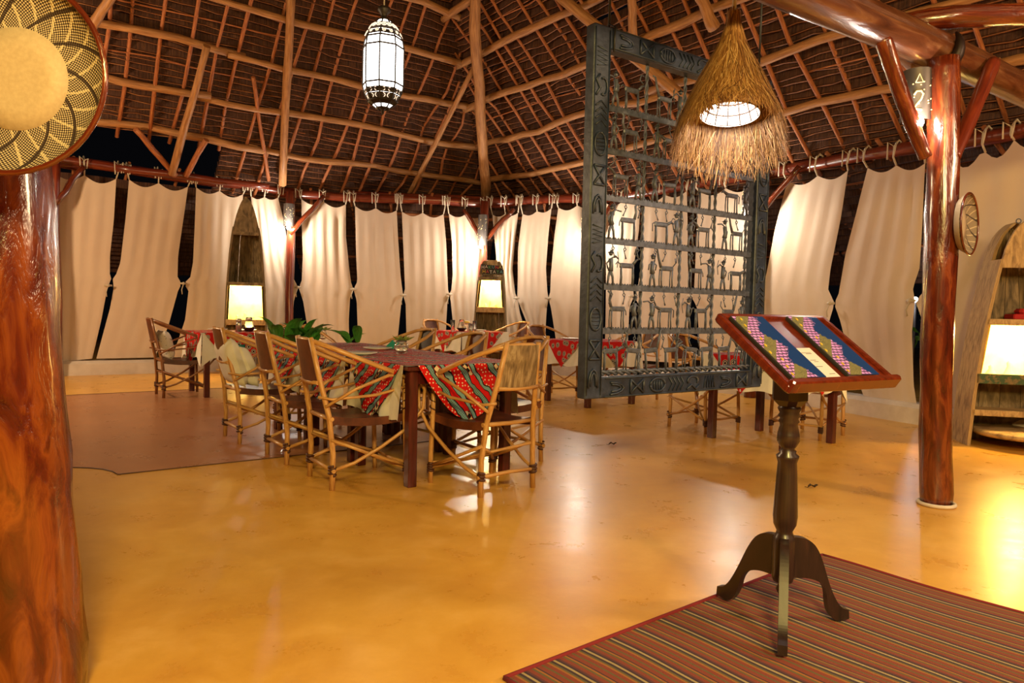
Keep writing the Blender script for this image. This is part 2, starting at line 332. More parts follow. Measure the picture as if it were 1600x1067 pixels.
def book_mat():
    m, nt, b = new_mat('beaded_menu_cover'); k = N(nt); v = k.coord('UV'); sx = k.n('ShaderNodeSeparateXYZ'); k.l(v, sx.inputs[0])
    u, w = sx.outputs[0], sx.outputs[1]      # u 0..1 across from the spine, w 0..1 along
    edge = k.math('ADD', .58, k.math('MULTIPLY', k.math('SINE', k.math('ADD', k.math('MULTIPLY', w, 13.5), 1.2)), .15))
    nz = k.math('MULTIPLY', k.math('SUBTRACT', k.noise(k.coord('UV', (9, 14, 1)), 1.5, 3), .5), .35)
    infl = k.math('LESS_THAN', k.math('ADD', u, nz), edge)
    curls = k.ramp(k.noise(k.coord('UV', (16, 26, 1)), 2.0, 2, .5, 3.5), [(0, (.02, .025, .03)), (.46, (.03, .03, .03)), (.49, (.45, .40, .17)), (.55, (.03, .03, .025)), (.6, (.40, .36, .14)), (.68, (.04, .035, .03))])
    br = k.n('ShaderNodeTexBrick'); br.inputs['Scale'].default_value = 1; br.inputs['Color1'].default_value = (.50, .22, .74, 1); br.inputs['Color2'].default_value = (.60, .33, .82, 1)
    br.inputs['Mortar'].default_value = (.03, .012, .06, 1); br.inputs['Brick Width'].default_value = .8; br.inputs['Row Height'].default_value = .5; br.inputs['Mortar Size'].default_value = .08
    k.l(k.coord('UV', (6.5, 11, 1)), br.inputs[0])
    inp = k.math('GREATER_THAN', k.math('ADD', k.math('SINE', k.math('ADD', k.math('MULTIPLY', w, 13.5), k.math('MULTIPLY', u, -7.0))), nz), -.25)
    fl_ = k.mix(inp, curls, br.outputs[0])
    k.l(k.mix(infl, (.003, .030, .17), fl_), b.inputs['Base Color']); b.inputs['Roughness'].default_value = .8; b.inputs['Specular IOR Level'].default_value = .15; return m
M['book'] = book_mat(); M['spine'] = plain('black_spine', (.02, .018, .02), .6)
m, nt, b = new_mat('printed_cushion'); k = N(nt); d = k.noise(k.coord('Object'), 9, 2, .5, 2.5)
k.l(k.ramp(d, [(0, (.70, .64, .56)), (.60, (.70, .64, .56)), (.63, (.05, .10, .12)), (.68, (.66, .6, .52))]), b.inputs['Base Color']); b.inputs['Roughness'].default_value = .85; M['cushion'] = m

# ------------------------------------------------------------------ hall frame of reference: the hall stands turned by 37 degrees
WD = Vector((.8, .6, 0)); AD = Vector((-.6, .8, 0)); TRZ = math.atan2(.6, .8)
# corners of the curtain wall (pixel of the beam, its height)
VW = [fl(-230, 212, 3.12), fl(80, 252, 3.12), fl(455, 303, 3.03), fl(762, 318, 3.0), fl(935, 312, 3.03), fl(1199, 271, 3.06), fl(1490, 226, 2.93), fl(1800, 160, 2.93)]
def wall_hit(x, y):
    d = ray(x, y)
    best = None
    for i in range(len(VW) - 1):
        a, b = VW[i], VW[i + 1]; ex, ey = b.x - a.x, b.y - a.y
        det = d.x * (-ey) - d.y * (-ex)
        if abs(det) < 1e-9: continue
        t = (a.x * (-ey) + ex * a.y) / det; s = (d.x * a.y - d.y * a.x) / det
        if t > 0 and -.001 <= s <= 1.001:
            n = Vector((ey, -ex, 0)).normalized()
            if n.y > 0 and n.dot(Vector((0, 0, 0)) - a) < 0: n = -n
            if n.dot(-a) < 0: n = -n
            best = (C0 + d * t, n)
    return best
# roof: a square thatched pyramid, back corner F
F = Vector((-.56, 14.8, 3.28)); EL = Vector((-.8, -.6, 0)); ER = Vector((.6, -.8, 0)); NL = Vector((.6, -.8, 0)); NR = Vector((-.8, -.6, 0)); SIDE = 14.0
DOWN_L = (NL * -1 + Vector((0, 0, 1))) ; 
def roof_pt(plane, s, n, off=0.):
    e, nn = (EL, NL) if plane == 'L' else (ER, NR)
    inward = (nn - Vector((0, 0, 1))).normalized()
    return F + e * s + nn * n + Vector((0, 0, n)) + inward * off
def roof_hit(x, y, off=.1):
    d = ray(x, y); best = None
    for pl in 'LR':
        nn = NL if pl == 'L' else NR; inw = (nn - Vector((0, 0, 1))).normalized(); p0 = F + inw * off
        den = inw.dot(d)
        if abs(den) < 1e-9: continue
        t = inw.dot(p0 - C0) / den
        if t > 0:
            if best is None or t < best[0]: best = (t, C0 + d * t)
    return best[1]

# ------------------------------------------------------------------ floor
g = G(); g.box((0, 7, -.1), (40, 40, .2)); floor = tag(mk('floor', g, M['floor'], None, base=False), 'polished mottled ochre cement floor', None, None, 'structure')
# red cement panel with scooped corner let into the floor under the long table
def P2(o, a, w): return o + AD * a + WD * w
q0 = fl(173, 743); q1 = fl(94, 638)
o0 = Vector((q0.x, q0.y, 0)); poly = []
c_near = o0; LA, LW = 4.6, 3.3
def scoop(cn, s1, s2, r=.42):
    return [cn + s1 * (r * math.cos(t)) + s2 * (r * math.sin(t)) for t in np.linspace(0, PI / 2, 7)]
K0 = o0 - WD * .38
poly += scoop(K0, WD, AD); poly += scoop(K0 + AD * LA, -AD, WD); poly += scoop(K0 + AD * LA + WD * LW, -WD, -AD); poly += scoop(K0 + WD * LW, AD, -WD)
g = G(); g.prism([(p.x, p.y, 0) for p in poly], (0, 0, .002)); mk('inlay_panel', g, M['inlay'], floor)
g = G(); g.tube([(p.x, p.y, .001) for p in poly], .006, 4, closed=True); mk('inlay_joint', g, plain('joint', (.12, .05, .02), .7), floor)

# ------------------------------------------------------------------ low plinth below the curtains
def offset_line(pts, d):
    out = []
    for i, p in enumerate(pts):
        a = pts[max(0, i - 1)]; b = pts[min(len(pts) - 1, i + 1)]; t = Vector((b.x - a.x, b.y - a.y, 0)).normalized(); n = Vector((t.y, -t.x, 0)); out.append(Vector((p.x, p.y, 0)) + n * d)
    return out
base = [Vector((p.x, p.y, 0)) for p in VW]
prof = [(-.16, 0), (-.17, .17), (-.12, .21), (.10, .21), (.16, .17), (.17, 0)]
lines = [offset_line(base, d) for d, z in prof]
g = G(); g.sheet([[Vector((p.x, p.y, z)) for p in ln] for ln, (d, z) in zip(lines, prof)], smooth=False)
tag(mk('wall_back', g, M['plaster'], base=False), 'low whitewashed plinth below the curtains', None, None, 'structure')

# ------------------------------------------------------------------ ring beams (logs carrying the curtains)
tn = 0
for i in range(len(VW) - 1):
    a, b = VW[i].copy(), VW[i + 1].copy(); d = (b - a).normalized(); tn += 1
    tag(pole('trim_%d' % tn, a - d * .35 + Vector((0, 0, .03 * (i % 2))), b + d * .35 + Vector((0, 0, .03 * (i % 2))), .075, M['rail'], None, .012, 10, 10, .95), 'red varnished log beam carrying the curtains', None, None, 'structure')
for (x0, y0, x1, y1, Y0, Y1) in ((540, 303, 860, 316, 13.1, 12.9), (180, 262, 420, 292, 10.9, 12.0)):
    tn += 1; tag(pole('trim_%d' % tn, at(x0, y0, Y0), at(x1, y1, Y1), .06, M['rail'], None, .01, 8, 10), 'second log laid above the curtain beam', None, None, 'structure')

# ------------------------------------------------------------------ roof
roof = thing('ceiling', 'thatched roof of palm leaf on a frame of round poles', None); roof['kind'] = 'structure'
def thatch(name, e, nn, n0f, n1, s_lo, s_hi, step=.072, seg=.22, parent=roof, org=F, rise=1.0):
    """rows of folded palm leaf: a proud rib on the lower edge of each row, the leaf falling back behind the next rib"""
    g = G(); gr = G(); inw = (nn * rise - Vector((0, 0, 1))).normalized(); n = n0f
    up = nn + Vector((0, 0, rise)); k = 0
    while n < n1:
        a, b_ = s_lo(n), s_hi(n)
        if b_ - a > .2:
            m = max(2, int((b_ - a) / seg)); ss = np.linspace(a, b_, m + 1); rw = [[], [], [], [], []]; uv = [[], [], [], [], []]
            ph = rng.uniform(0, 6); rib = []
            for s in ss:
                j = .010 * math.sin(s * 1.7 + ph) + .007 * rng.normal(); q = .030 + .008 * rng.normal(); P = org + e * s
                for r_, (dn, di) in enumerate(((.004, -.055), (0, q - .01), (.5 * step * .5, q), (.62 * step, -.015), (step * 1.05, -.055))):
                    rw[r_].append(P + up * (n + j + dn) + inw * di); uv[r_].append((s + k * .37, (n + dn) * 1.41))
                rib.append(P + up * (n + j + .004) + inw * (q + .004))
            g.sheet(rw, uv, smooth=False)
            if seg < .3: gr.tube(rib, .0095, 3, cap=False)
        n += step * (1 + .12 * rng.normal()); k += 1
    o = mk(name, g, M['thatch'], parent); o['kind'] = 'stuff'
    if gr.v: o2 = mk('thatch_ribs', gr, M['rib'], parent); o2['kind'] = 'stuff'
    return o
thatch('thatch', EL, NL, -.35, 6.9, lambda n: max(n, -.3), lambda n: 5.3 if n < .3 else SIDE - n)
thatch('thatch', ER, NR, -.35, 6.9, lambda n: max(n, -.3), lambda n: SIDE - max(n, 0))
FB = F + EL * SIDE; FC = F + ER * SIDE
for (org, e, nn) in ((FB, NL, ER), (FC, NR, EL)):
    thatch('thatch', e, nn, -.2, 6.9, lambda n: max(n, 0), lambda n: SIDE - max(n, 0), .3, .7, roof, org)
# purlins (logs parallel to the eaves), laid on the inner side of the rafters
LV = [.37 + .52 * k for k in range(11)]
for pl in 'LR':
    for k, n in enumerate(LV):
        s0, s1 = n - .15, SIDE - n - .6
        cuts = [s0, s0 + 4.6 + .5 * math.sin(k * 2.1 + (pl == 'R')), s0 + 9.0, s1] if s1 - s0 > 9.6 else ([s0, (s0 + s1) / 2, s1] if s1 - s0 > 5 else [s0, s1])
        for c in range(len(cuts) - 1):
            if cuts[c + 1] - cuts[c] < .4: continue
            dz = .03 * (c % 2)
            pole('purlin', roof_pt(pl, cuts[c] - .12, n + dz, .10), roof_pt(pl, cuts[c + 1] + .12, n + dz, .10), .058, M['pale'], roof, .028, 11, 8, .8)
# thin rafters running up the slope
for pl in 'LR':
    s = .3
    while s < 12.6:
        sl = .12 * math.sin(s * 5)
        top = min(s - .05, SIDE - s, 5.6)
        lo = .25 if (pl == 'L' and s > 5.3) else -.32
        if top > .5: pole('rafter', roof_pt(pl, s, lo, .045), roof_pt(pl, s + sl, top, .045), .027, M['ruddy'], roof, .03, 9, 7, .8)
        s += .36 + .05 * math.sin(s * 9)
# second, outer layer of battens between the rafters
for pl in 'LR':
    for k in range(9):
        n = .62 + .52 * k; pole('batten', roof_pt(pl, n, n, .015), roof_pt(pl, SIDE - n - 1, n + .05, .015), .013, M['ruddy'], roof, .04, 14, 5, .8)
# main poles seen against the slope, from where they start to where they end in the photograph
pole('hip_rafter', at(759, 316, 13.6), roof_hit(738, -60, .18), .088, M['pale'], roof, .02, 9, 10, .9)
for (x0, y0, x1, y1, r, off, mm) in ((441, 288, 456, -30, .062, .22, 'pale'), (635, 312, 748, 92, .045, .20, 'pale'), (268, 272, 324, 72, .055, .26, 'pale'),
        (1072, 156, 872, -8, .075, .25, 'pale'), (990, 66, 986, -20, .06, .22, 'pale'), (1116, 44, 1086, -24, .075, .25, 'pale'), (143, 44, 182, -20, .06, .35, 'pale'),
        (274, 274, 212, 202, .045, .20, 'ruddy'), (290, 275, 322, 218, .045, .20, 'ruddy'), (420, 282, 395, 120, .03, .15, 'ruddy')):
    pole('roof_pole', roof_hit(x0, y0, off), roof_hit(x1, y1, off), r, M[mm], roof, .004, 7, 9, .92)
# sloping eaves outside the curtains (dark thatch glimpsed through the gaps)
for i in range(len(VW) - 1):
    a, b = VW[i], VW[i + 1]; e = Vector((b.x - a.x, b.y - a.y, 0)); L = e.length; e.normalize(); n = Vector((e.y, -e.x, 0))
    if n.dot(-a) < 0: n = -n
    thatch('eave_thatch', e, n, -2.4, -.3, lambda q: -.2, lambda q, L=L: L + .2, .11, .4, roof, Vector((a.x, a.y, 3.14)) , .62)
    for k in range(3): 
        q = -.5 - .6 * k; pole('batten', a + e * -.2 + n * q + Vector((0, 0, .16 + q * .62 - .06)), a + e * (L + .2) + n * q + Vector((0, 0, .16 + q * .62 - .06)), .035, M['ruddy'], roof, .02, 6, 6)
    for k in range(int(L / .7)):
        s = .3 + .7 * k; pole('rafter', a + e * s + Vector((0, 0, .10)), a + e * s - n * 2.3 + Vector((0, 0, .10 - 2.3 * .62)), .025, M['ruddy'], roof, .02, 5, 6)

# ------------------------------------------------------------------ curtains: left edge, right edge (photo pixels), label
CUR = [
 ([(82, 269), (78, 360), (80, 450), (88, 566)], [(181, 280), (177, 345), (171, 400), (171, 430), (174, 438), (168, 446), (158, 500), (144, 560)], 'leftmost white curtain panel beside the left log pillar'),
 ([(201, 281), (196, 340), (188, 410), (180, 432), (174, 438), (178, 446), (172, 480), (150, 560)], [(293, 292), (288, 330), (278, 400), (277, 436), (285, 443), (279, 450), (262, 510), (241, 558)], 'second white curtain panel from the left, behind the far left armchair'),
 ([(306, 293), (304, 350), (301, 410), (296, 436), (285, 443), (294, 452), (288, 500), (268, 558)], [(379, 304), (378, 400), (376, 480), (374, 556)], 'white curtain panel just left of the tall boat shelf'),
 ([(391, 307), (398, 400), (404, 500), (407, 553)], [(433, 309), (441, 345), (450, 400), (461, 438), (467, 449), (460, 470), (458, 500), (457, 552)], 'white curtain panel between tall boat shelf and lantern post'),
 ([(472, 312), (474, 400), (472, 440), (467, 449), (474, 470), (482, 520), (486, 551)], [(541, 320), (541, 370), (546, 420), (549, 444), (553, 452), (547, 466), (545, 500), (546, 550)], 'white curtain panel with fanned folds right of the left lantern post'),
 ([(555, 322), (557, 400), (559, 440), (553, 452), (558, 470), (559, 500), (560, 549)], [(620, 329), (622, 370), (626, 430), (629, 454), (630, 461), (627, 475), (622, 525), (621, 548)], 'white curtain panel behind the middle of the long table'),
 ([(628, 331), (631, 400), (633, 453), (630, 461), (634, 475), (635, 520), (636, 548)], [(693, 335), (697, 380), (699, 430), (700, 453), (702, 460), (699, 470), (697, 510), (696, 548)], 'white curtain panel left of the back table with glasses'),
 ([(701, 334), (706, 380), (707, 430), (705, 453), (702, 460), (704, 470), (707, 500), (708, 548)], [(752, 338), (752, 420), (754, 500), (756, 548)], 'white curtain panel just left of the central lantern post'),
 ([(771, 336), (776, 400), (776, 480), (776, 548)], [(811, 333), (806, 370), (801, 420), (805, 458), (809, 466), (813, 490), (832, 548)], 'narrow white curtain panel just right of the central lantern post'),
 ([(818, 335), (811, 390), (810, 440), (809, 466), (814, 480), (828, 515), (842, 549)], [(863, 326), (858, 370), (854, 420), (856, 458), (858, 466), (855, 480), (853, 510), (852, 549)], 'white curtain panel above the leather chair left of the iron screen'),
 ([(873, 325), (867, 370), (862, 430), (861, 458), (858, 466), (862, 480), (868, 520), (872, 551)], [(932, 318), (931, 380), (930, 460), (930, 555)], 'white curtain panel meeting the left edge of the iron screen'),
 ([(950, 318), (948, 380), (948, 460), (948, 556)], [(1004, 312), (1000, 360), (992, 410), (990, 450), (992, 463), (985, 480), (984, 520), (984, 560)], 'white curtain panel behind the left column of the iron screen'),
 ([(1010, 312), (1008, 360), (1004, 410), (998, 452), (992, 463), (1002, 480), (1004, 520), (1006, 563)], [(1077, 299), (1077, 350), (1076, 410), (1078, 452), (1083, 463), (1078, 480), (1076, 520), (1078, 568)], 'white curtain panel behind the middle of the iron screen'),
 ([(1096, 300), (1094, 350), (1091, 410), (1088, 452), (1083, 463), (1092, 480), (1094, 520), (1096, 574)], [(1180, 290), (1180, 360), (1180, 440), (1186, 466), (1182, 490), (1180, 540), (1178, 590)], 'white curtain panel behind the right column of the iron screen'),
 ([(1236, 284), (1215, 360), (1200, 430), (1188, 466), (1198, 500), (1205, 560), (1212, 602)], [(1331, 267), (1318, 340), (1300, 420), (1296, 452), (1306, 474), (1298, 500), (1290, 560), (1284, 618)], 'slanting white curtain panel above the menu stand'),
 ([(1362, 263), (1345, 330), (1325, 400), (1313, 462), (1306, 474), (1315, 500), (1330, 560), (1358, 634)], [(1452, 256), (1446, 350), (1440, 420), (1429, 450), (1432, 470), (1427, 520), (1430, 600), (1438, 648)], 'slanting white curtain panel just left of the right log pillar'),
 ([(1492, 250), (1480, 350), (1470, 430), (1432, 470), (1450, 520), (1452, 600), (1454, 652)], [(1690, 190), (1690, 400), (1690, 560), (1690, 690)], 'wide white curtain panel behind the large boat shelf'),
]
for ci, (Lp, Rp, lab) in enumerate(CUR):
    lx, ly = zip(*Lp); rx, ry = zip(*Rp)
    tieL = [q for q in Lp if 430 < q[1] < 480]; nv, nu = 36, 22
    rowsP = []; uvs = []; ph = rng.uniform(0, 6); wide = (Rp[0][0] - Lp[0][0]) > 150
    nt_ = 4 if wide else 2
    for i in range(nv + 1):
        t = i / nv; yl = ly[0] + (ly[-1] - ly[0]) * t; yr = ry[0] + (ry[-1] - ry[0]) * t
        xl = np.interp(yl, ly, lx); xr = np.interp(yr, ry, rx); row = []; uvr = []
        for j in range(nu + 1):
            u = j / nu; sag = abs(math.sin(u * PI * nt_)) * 9 * (Rp[0][0] - Lp[0][0]) / 90 * max(0, 1 - t * 9)
            x = xl + (xr - xl) * u; y = yl + (yr - yl) * u + sag
            hit = wall_hit(x, y)
            P, n = hit
            tt = math.exp(-((t - .62) / .25) ** 2) if ly[0] else 0
            amp = (.005 + .006 * math.exp(-((t - .25) / .3) ** 2)) * (2.8 if ci in (3, 4, 7, 8) else 1)
            f = amp * math.sin(u * 2 * PI * 4.2 + ph + t * 2.4) + .0035 * math.sin(u * 2 * PI * 9 + ph * 2 - t * 3) * (1 - .5 * t)
            if t < .12: f *= t / .12 * .8 + .2
            row.append(P + n * (.045 + f + .02 * math.sin(t * 4 + ph))); uvr.append((u, t * 3))
        rowsP.append(row); uvs.append(uvr)
    bot = rowsP[-1][nu // 2]; r = thing('curtain', lab, 'curtain', (bot.x, bot.y, bot.z), 0, 'white curtain panels along the wall')
    g = G(); g.sheet(rowsP, uvs); mk('cloth', g, M['curtain'], r, True)
    for k in range(nt_ + 1):
        P = rowsP[0][round(k * nu / nt_)]; hit = wall_hit(Lp[0][0] + (Rp[0][0] - Lp[0][0]) * k / nt_, Lp[0][1] + (Rp[0][1] - Lp[0][1]) * k / nt_); n = hit[1]
        zt = 3.0
        for i in range(len(VW) - 1):
            a, b = VW[i], VW[i + 1]
            e = Vector((b.x - a.x, b.y - a.y)); s = (Vector((P.x, P.y)) - Vector((a.x, a.y))).dot(e) / e.length_squared
            if 0 <= s <= 1 and abs((Vector((P.x, P.y)) - Vector((a.x, a.y)) - e * s).length) < .25: zt = a.z + (b.z - a.z) * s + .03 * (i % 2)
        side = Vector((n.y, -n.x, 0)); base_ = Vector((P.x, P.y, 0)) - n * .05
        sw = side * (.05 * (1 if k == 0 else -1 if k == nt_ else .2))
        top = base_ + sw * .6
        pts = [P, P + sw * .4 + n * .05 + Vector((0, 0, max(.04, (zt - P.z) * .5))), top + n * .09 + Vector((0, 0, zt + .03)), top + n * .02 + Vector((0, 0, zt + .105)), top - n * .08 + Vector((0, 0, zt + .05)), top - n * .09 + Vector((0, 0, zt - .05))]
        g = G(); g.tube(pts, .011, 6); bow = pts[2]
        g.tube([bow, bow + side * .06 + n * .03 + Vector((0, 0, .05)), bow + side * .05 + n * .04 - Vector((0, 0, .10 + .05 * rng.random()))], .009, 5)
        g.tube([bow, bow - side * .05 + n * .03 + Vector((0, 0, .03)), bow - side * .03 + n * .04 - Vector((0, 0, .12))], .008, 5)
        mk('tie', g, M['cord'], r, True)
    # knot that pulls the panel to its right-hand neighbour
    kn = [q for q in Rp if 436 <= q[1] <= 475]
    if kn and ci not in (2, 7):
        q = kn[len(kn) // 2] if len(kn) > 2 else kn[-1]
        P, n = wall_hit(*q); P = P + n * .07; side = Vector((n.y, -n.x, 0)); g = G()
        g.tube([P + side * .05 + n * .01, P + n * .03, P - side * .05 + n * .01], .016, 6); g.ball(P + n * .03, .026, 8)
        g.tube([P + n * .03, P + n * .05 + side * .03 - Vector((0, 0, .10)), P + n * .04 + side * .02 - Vector((0, 0, .17))], .008, 5)
        mk('knot', g, M['cord'], r, True)

# ------------------------------------------------------------------ posts with braces and tin lanterns
def tin_lantern(loc, face, label, power, h=.40, glyph=None):
    """half-round perforated tin shade with a bulb below, fixed to a post; face = horizontal direction it looks"""
    r = thing('wall_lantern', label, 'lamp', loc, rz_to(face[0], face[1]), 'perforated tin lanterns on the posts')
    g = G(); g.lathe([(.085, .02), (.088, h * .5), (.082, h)], 14, (0, 0, 0), 0, PI); g.lathe([(.080, h), (.083, h * .5), (.080, .02)], 14, (0, 0, 0), 0, PI); mk('shade', g, M['tin'], r)
    g = G()
    for i in range(26):
        a = rng.uniform(.25, PI - .25); z = rng.uniform(.07, h - .06); q = Vector((.089 * math.cos(a), .089 * math.sin(a), z)); g.ball(q, .0042, 6, (1, .6, 1))
    mk('cutout', g, M['cut'], r)
    if glyph:
        c = Vector((0, .090, h * .40)); g = G(); g.tube([c + Vector(p) for p in ((.025, 0, .03), (.012, 0, .05), (-.012, 0, .05), (-.022, 0, .03), (-.012, 0, 0), (.012, 0, -.03), (.02, 0, -.05), (-.02, 0, -.06))], .005, 5)
        g.tube([c + Vector(p) for p in ((.02, 0, .10), (0, 0, .15), (-.02, 0, .10), (.02, 0, .10))], .003, 5); mk('cutout', g, M['cut'], r)
    g = G(); g.ball((0, .10, -.005), .032, 12, (1, 1, 1.2)); mk('bulb', g, M['bulb'], r)
    g = G(); g.lathe([(.02, .03), (.022, .06), (.022, .10)], 10, (0, .05, 0)); g.box((0, .02, .05), (.05, .05, .02)); mk('socket', g, M['tin'], r)
    d = Vector((face[0], face[1], 0)).normalized(); point('lantern_light', Vector(loc) + d * .17 + Vector((0, 0, -.03)), power, SOFT, .04)
    return r
def post(Vi, label, braces, r=.075, m='rail'):
    b = Vector((Vi.x, Vi.y, 0)); n = (Vector((-1.9, 5, 0)) - b); n.z = 0; n.normalize(); b = b + n * .27
    t = thing('wooden_post', label, 'post', b, 0, 'varnished posts along the curtain wall')
    pole('trunk', b, b + Vector((0, 0, Vi.z)), r, M[m], t, .012, 9, 12, .95)
    for (x, y) in braces:      # pixel where the brace meets the beam; it springs from the post 1 m below
        h = wall_hit(x, y); e = h[0] + h[1] * .14; s = b + Vector((0, 0, Vi.z - .62 - .5 * abs(e.x - b.x) * .4)) + h[1] * .05
        pole('brace', s, e, .045, M['varnish'], t, .008, 6, 9, .9)
    return b, n
b, n = post(VW[1], 'varnished post half hidden by the left log pillar', [(128, 262)])
b, n = post(VW[2], 'varnished post with tin lantern behind the long table', [(508, 308)])
tin_lantern(b + n * .09 + Vector((-.02, 0, VW[2].z - .62)), n, 'small tin lantern on the post right of the tall boat shelf', 30)
b, n = post(VW[3], 'varnished post with forked braces above the lettered sign', [(724, 330), (806, 328)])
tin_lantern(b + n * .09 + Vector((0, 0, VW[3].z - .80)), n, 'large tin lantern between forked braces of the central post', 34, .55)
b, n = post(VW[4], 'varnished post mostly hidden behind the left side of the iron screen', [(968, 315)])
tin_lantern(b + n * .09 + Vector((-.08, 0, VW[4].z - .62)), n, 'tin lantern hidden behind the left stile of the iron screen', 26)
b, n = post(VW[5], 'varnished post with tin lantern right of the iron screen', [(1262, 262)])
tin_lantern(b + n * .09 + Vector((-.05, 0, VW[5].z - .62)), n, 'tin lantern on the post right of the iron screen', 26)

# ------------------------------------------------------------------ near log pillars and overhead logs
def log(name, pts, rad, m, label, cat='log', n=20, parent=None):
    g = G(); P = [Vector(p) for p in pts]; Q = []; R = []; m_ = 22
    for i in range(m_ + 1):
        t = i / m_ * (len(P) - 1); k = min(int(t), len(P) - 2); f = t - k
        a, b_, c, d = P[max(k - 1, 0)], P[k], P[k + 1], P[min(k + 2, len(P) - 1)]
        Q.append(.5 * ((2 * b_) + (c - a) * f + (2 * a - 5 * b_ + 4 * c - d) * f * f + (3 * b_ - a - 3 * c + d) * f ** 3))
        R.append(np.interp(t, range(len(rad)), rad) * (1 + .02 * rng.normal()))
    g.tube(Q, R, n); 
    b0 = 0
    for i in range(m_ + 1):      # slight hand-hewn irregularity
        for k in range(n):
            v = Vector(g.v[i * n + k]); g.v[i * n + k] = tuple(Q[i] + (v - Q[i]) * (1 + .03 * math.sin(k * 1.9 + i * .7) + .02 * math.sin(i * 1.3 + k)))
    o = mk(name, g, m, parent, parent is not None)
    if label: tag(o, label, cat)
    return o
pb = fl(1463, 789); px_ = Vector((pb.x, pb.y, 0))
pil = thing('log_pillar', 'red varnished log pillar on the right holding a forked brace', 'pillar', px_)
top = at(1474, 92, pb.y)
log('trunk', [px_, at(1462, 620, pb.y), at(1469, 400, pb.y), at(1474, 240, pb.y), top], [.088, .088, .090, .086, .082], M['varnish'], None, parent=pil)
log('brace', [at(1446, 246, pb.y - .05), at(1420, 180, pb.y - .10), at(1378, 58, pb.y - .25)], [.036, .044, .046], M['varnish'], None, n=12, parent=pil)
log('brace', [at(1490, 246, pb.y - .05), at(1518, 180, pb.y + .05), at(1552, 98, pb.y + .25)], [.036, .042, .044], M['rail'], None, n=12, parent=pil)
g = G(); g.tube([pb + Vector((math.cos(a) * .098, math.sin(a) * .098, .012)) for a in np.linspace(0, 2 * PI, 17)[:-1]], .012, 6, closed=True); mk('cement_collar', g, M['plaster'], pil, True)
zb = top.z + .09
A = fl(1225, -22, zb); B = fl(1470, 82, zb); Cc = fl(1620, 150, zb)
log('overhead_log', [A + (A - B) * 2.6, A, B, Cc, Cc + (Cc - B) * .5], [.115, .11, .105, .105, .10], M['worn'], 'thick glossy log beam running overhead across the right pillar', 'beam')
g = G(); d = (Cc - A).normalized(); mm_ = aim(d)
g.tube([B - d * .05 + mm_ @ Vector((.132 * math.cos(a), 0, .132 * math.sin(a))) for a in np.linspace(PI * 1.3, PI * 2.2, 12)], [.008, .02, .03, .036, .038, .038, .038, .036, .032, .026, .018, .008], 8)
tag(mk('iron_strap', g, plain('blackened_iron', (.02, .008, .006), .5, .4)), 'dark curved bracket strapping the overhead log to the pillar', 'bracket')
z2 = zb + .22
log('overhead_log', [fl(1400, 40, z2), fl(1500, 26, z2), fl(1700, 22, z2)], [.065, .068, .066], M['varnish'], 'level red log behind the thick beam in the top right corner', 'beam', n=14)
log('log_stub', [at(1400, 76, 4.75), at(1440, 102, 4.40)], [.05, .062], M['pale'], 'pale sawn log stub sticking out below the thick beam', 'log', n=12)
log('log_stub', [at(1392, 70, 4.85), at(1424, 84, 4.60)], [.04, .05], M['pale'], 'smaller pale log stub tucked behind the sawn one', 'log', n=12)
lb = Vector((at(8, 500, 1.95).x, 1.95, 0)); lpx = lb.x
tag(log('log_pillar', [(lpx + .05, 1.95, 0), (lpx + .035, 1.95, .4), (lpx + .01, 1.95, .9), (lpx - .01, 1.95, 1.4), (lpx - .02, 1.95, 2.0), (lpx - .02, 1.95, 3.4)], [.150, .142, .128, .122, .122, .12], M['amber'], None, n=28), 'amber varnished log pillar in the left foreground', 'pillar')
# tin lantern on the right pillar with cut-out numeral 2
tin_lantern(at(1430, 196, pb.y + .05), (-.35, -.9), 'tin lantern with a cut-out 2 on the right log pillar', 16, .32, True)

# ------------------------------------------------------------------ baskets
def tray_basket(c, normal, R, label, spiral=True, up=(0, 0, 1)):
    r = thing('tray_basket', label, 'basket', c); Mx = aim(normal, up) @ Matrix.Rotation(-PI / 2, 3, 'X'); r.rotation_euler = Mx.to_euler()
    g = G(); v = []; uv = []; n = 64; prof = [(.52, .012), (.62, .010), (.74, .014), (.86, .024), (.95, .040), (1.0, .055)]
    for (a, z) in prof:
        for i in range(n + 1):
            t = 2 * PI * i / n; v.append((R * a * math.cos(t), R * a * math.sin(t), z)); uv.append((i / n, a * .225))
    g.add(v, [(j * (n + 1) + i, j * (n + 1) + i + 1, (j + 1) * (n + 1) + i + 1, (j + 1) * (n + 1) + i) for j in range(len(prof) - 1) for i in range(n)], uv, True); mk('body', g, M['basket'], r)
    g = G(); g.lathe([(0, .014), (R * .3, .014), (R * .53, .013), (R * .53, -.004), (0, -.004)], 48); mk('center_disc', g, M['straw'], r)
    g = G(); g.lathe([(R * .5, -.006), (R * .86, .010), (R * .99, .045)], 48); mk('back', g, M['straw'], r)
    g = G(); g.tube([(R * math.cos(t), R * math.sin(t), .054) for t in np.linspace(0, 2 * PI, 49)[:-1]], R * .03, 8, closed=True); mk('rim', g, M['varnish'], r)
    return r
bc = at(30, 126, 1.72)
tray_basket(bc, (.05, -1, .0), .226, 'large round woven basket with dark spirals on the left log pillar')
bc = at(1499, 351, pb.y - .02)
tray_basket(bc, (.69, -.72, .02), .18, 'small woven tray basket hung on the right log pillar')

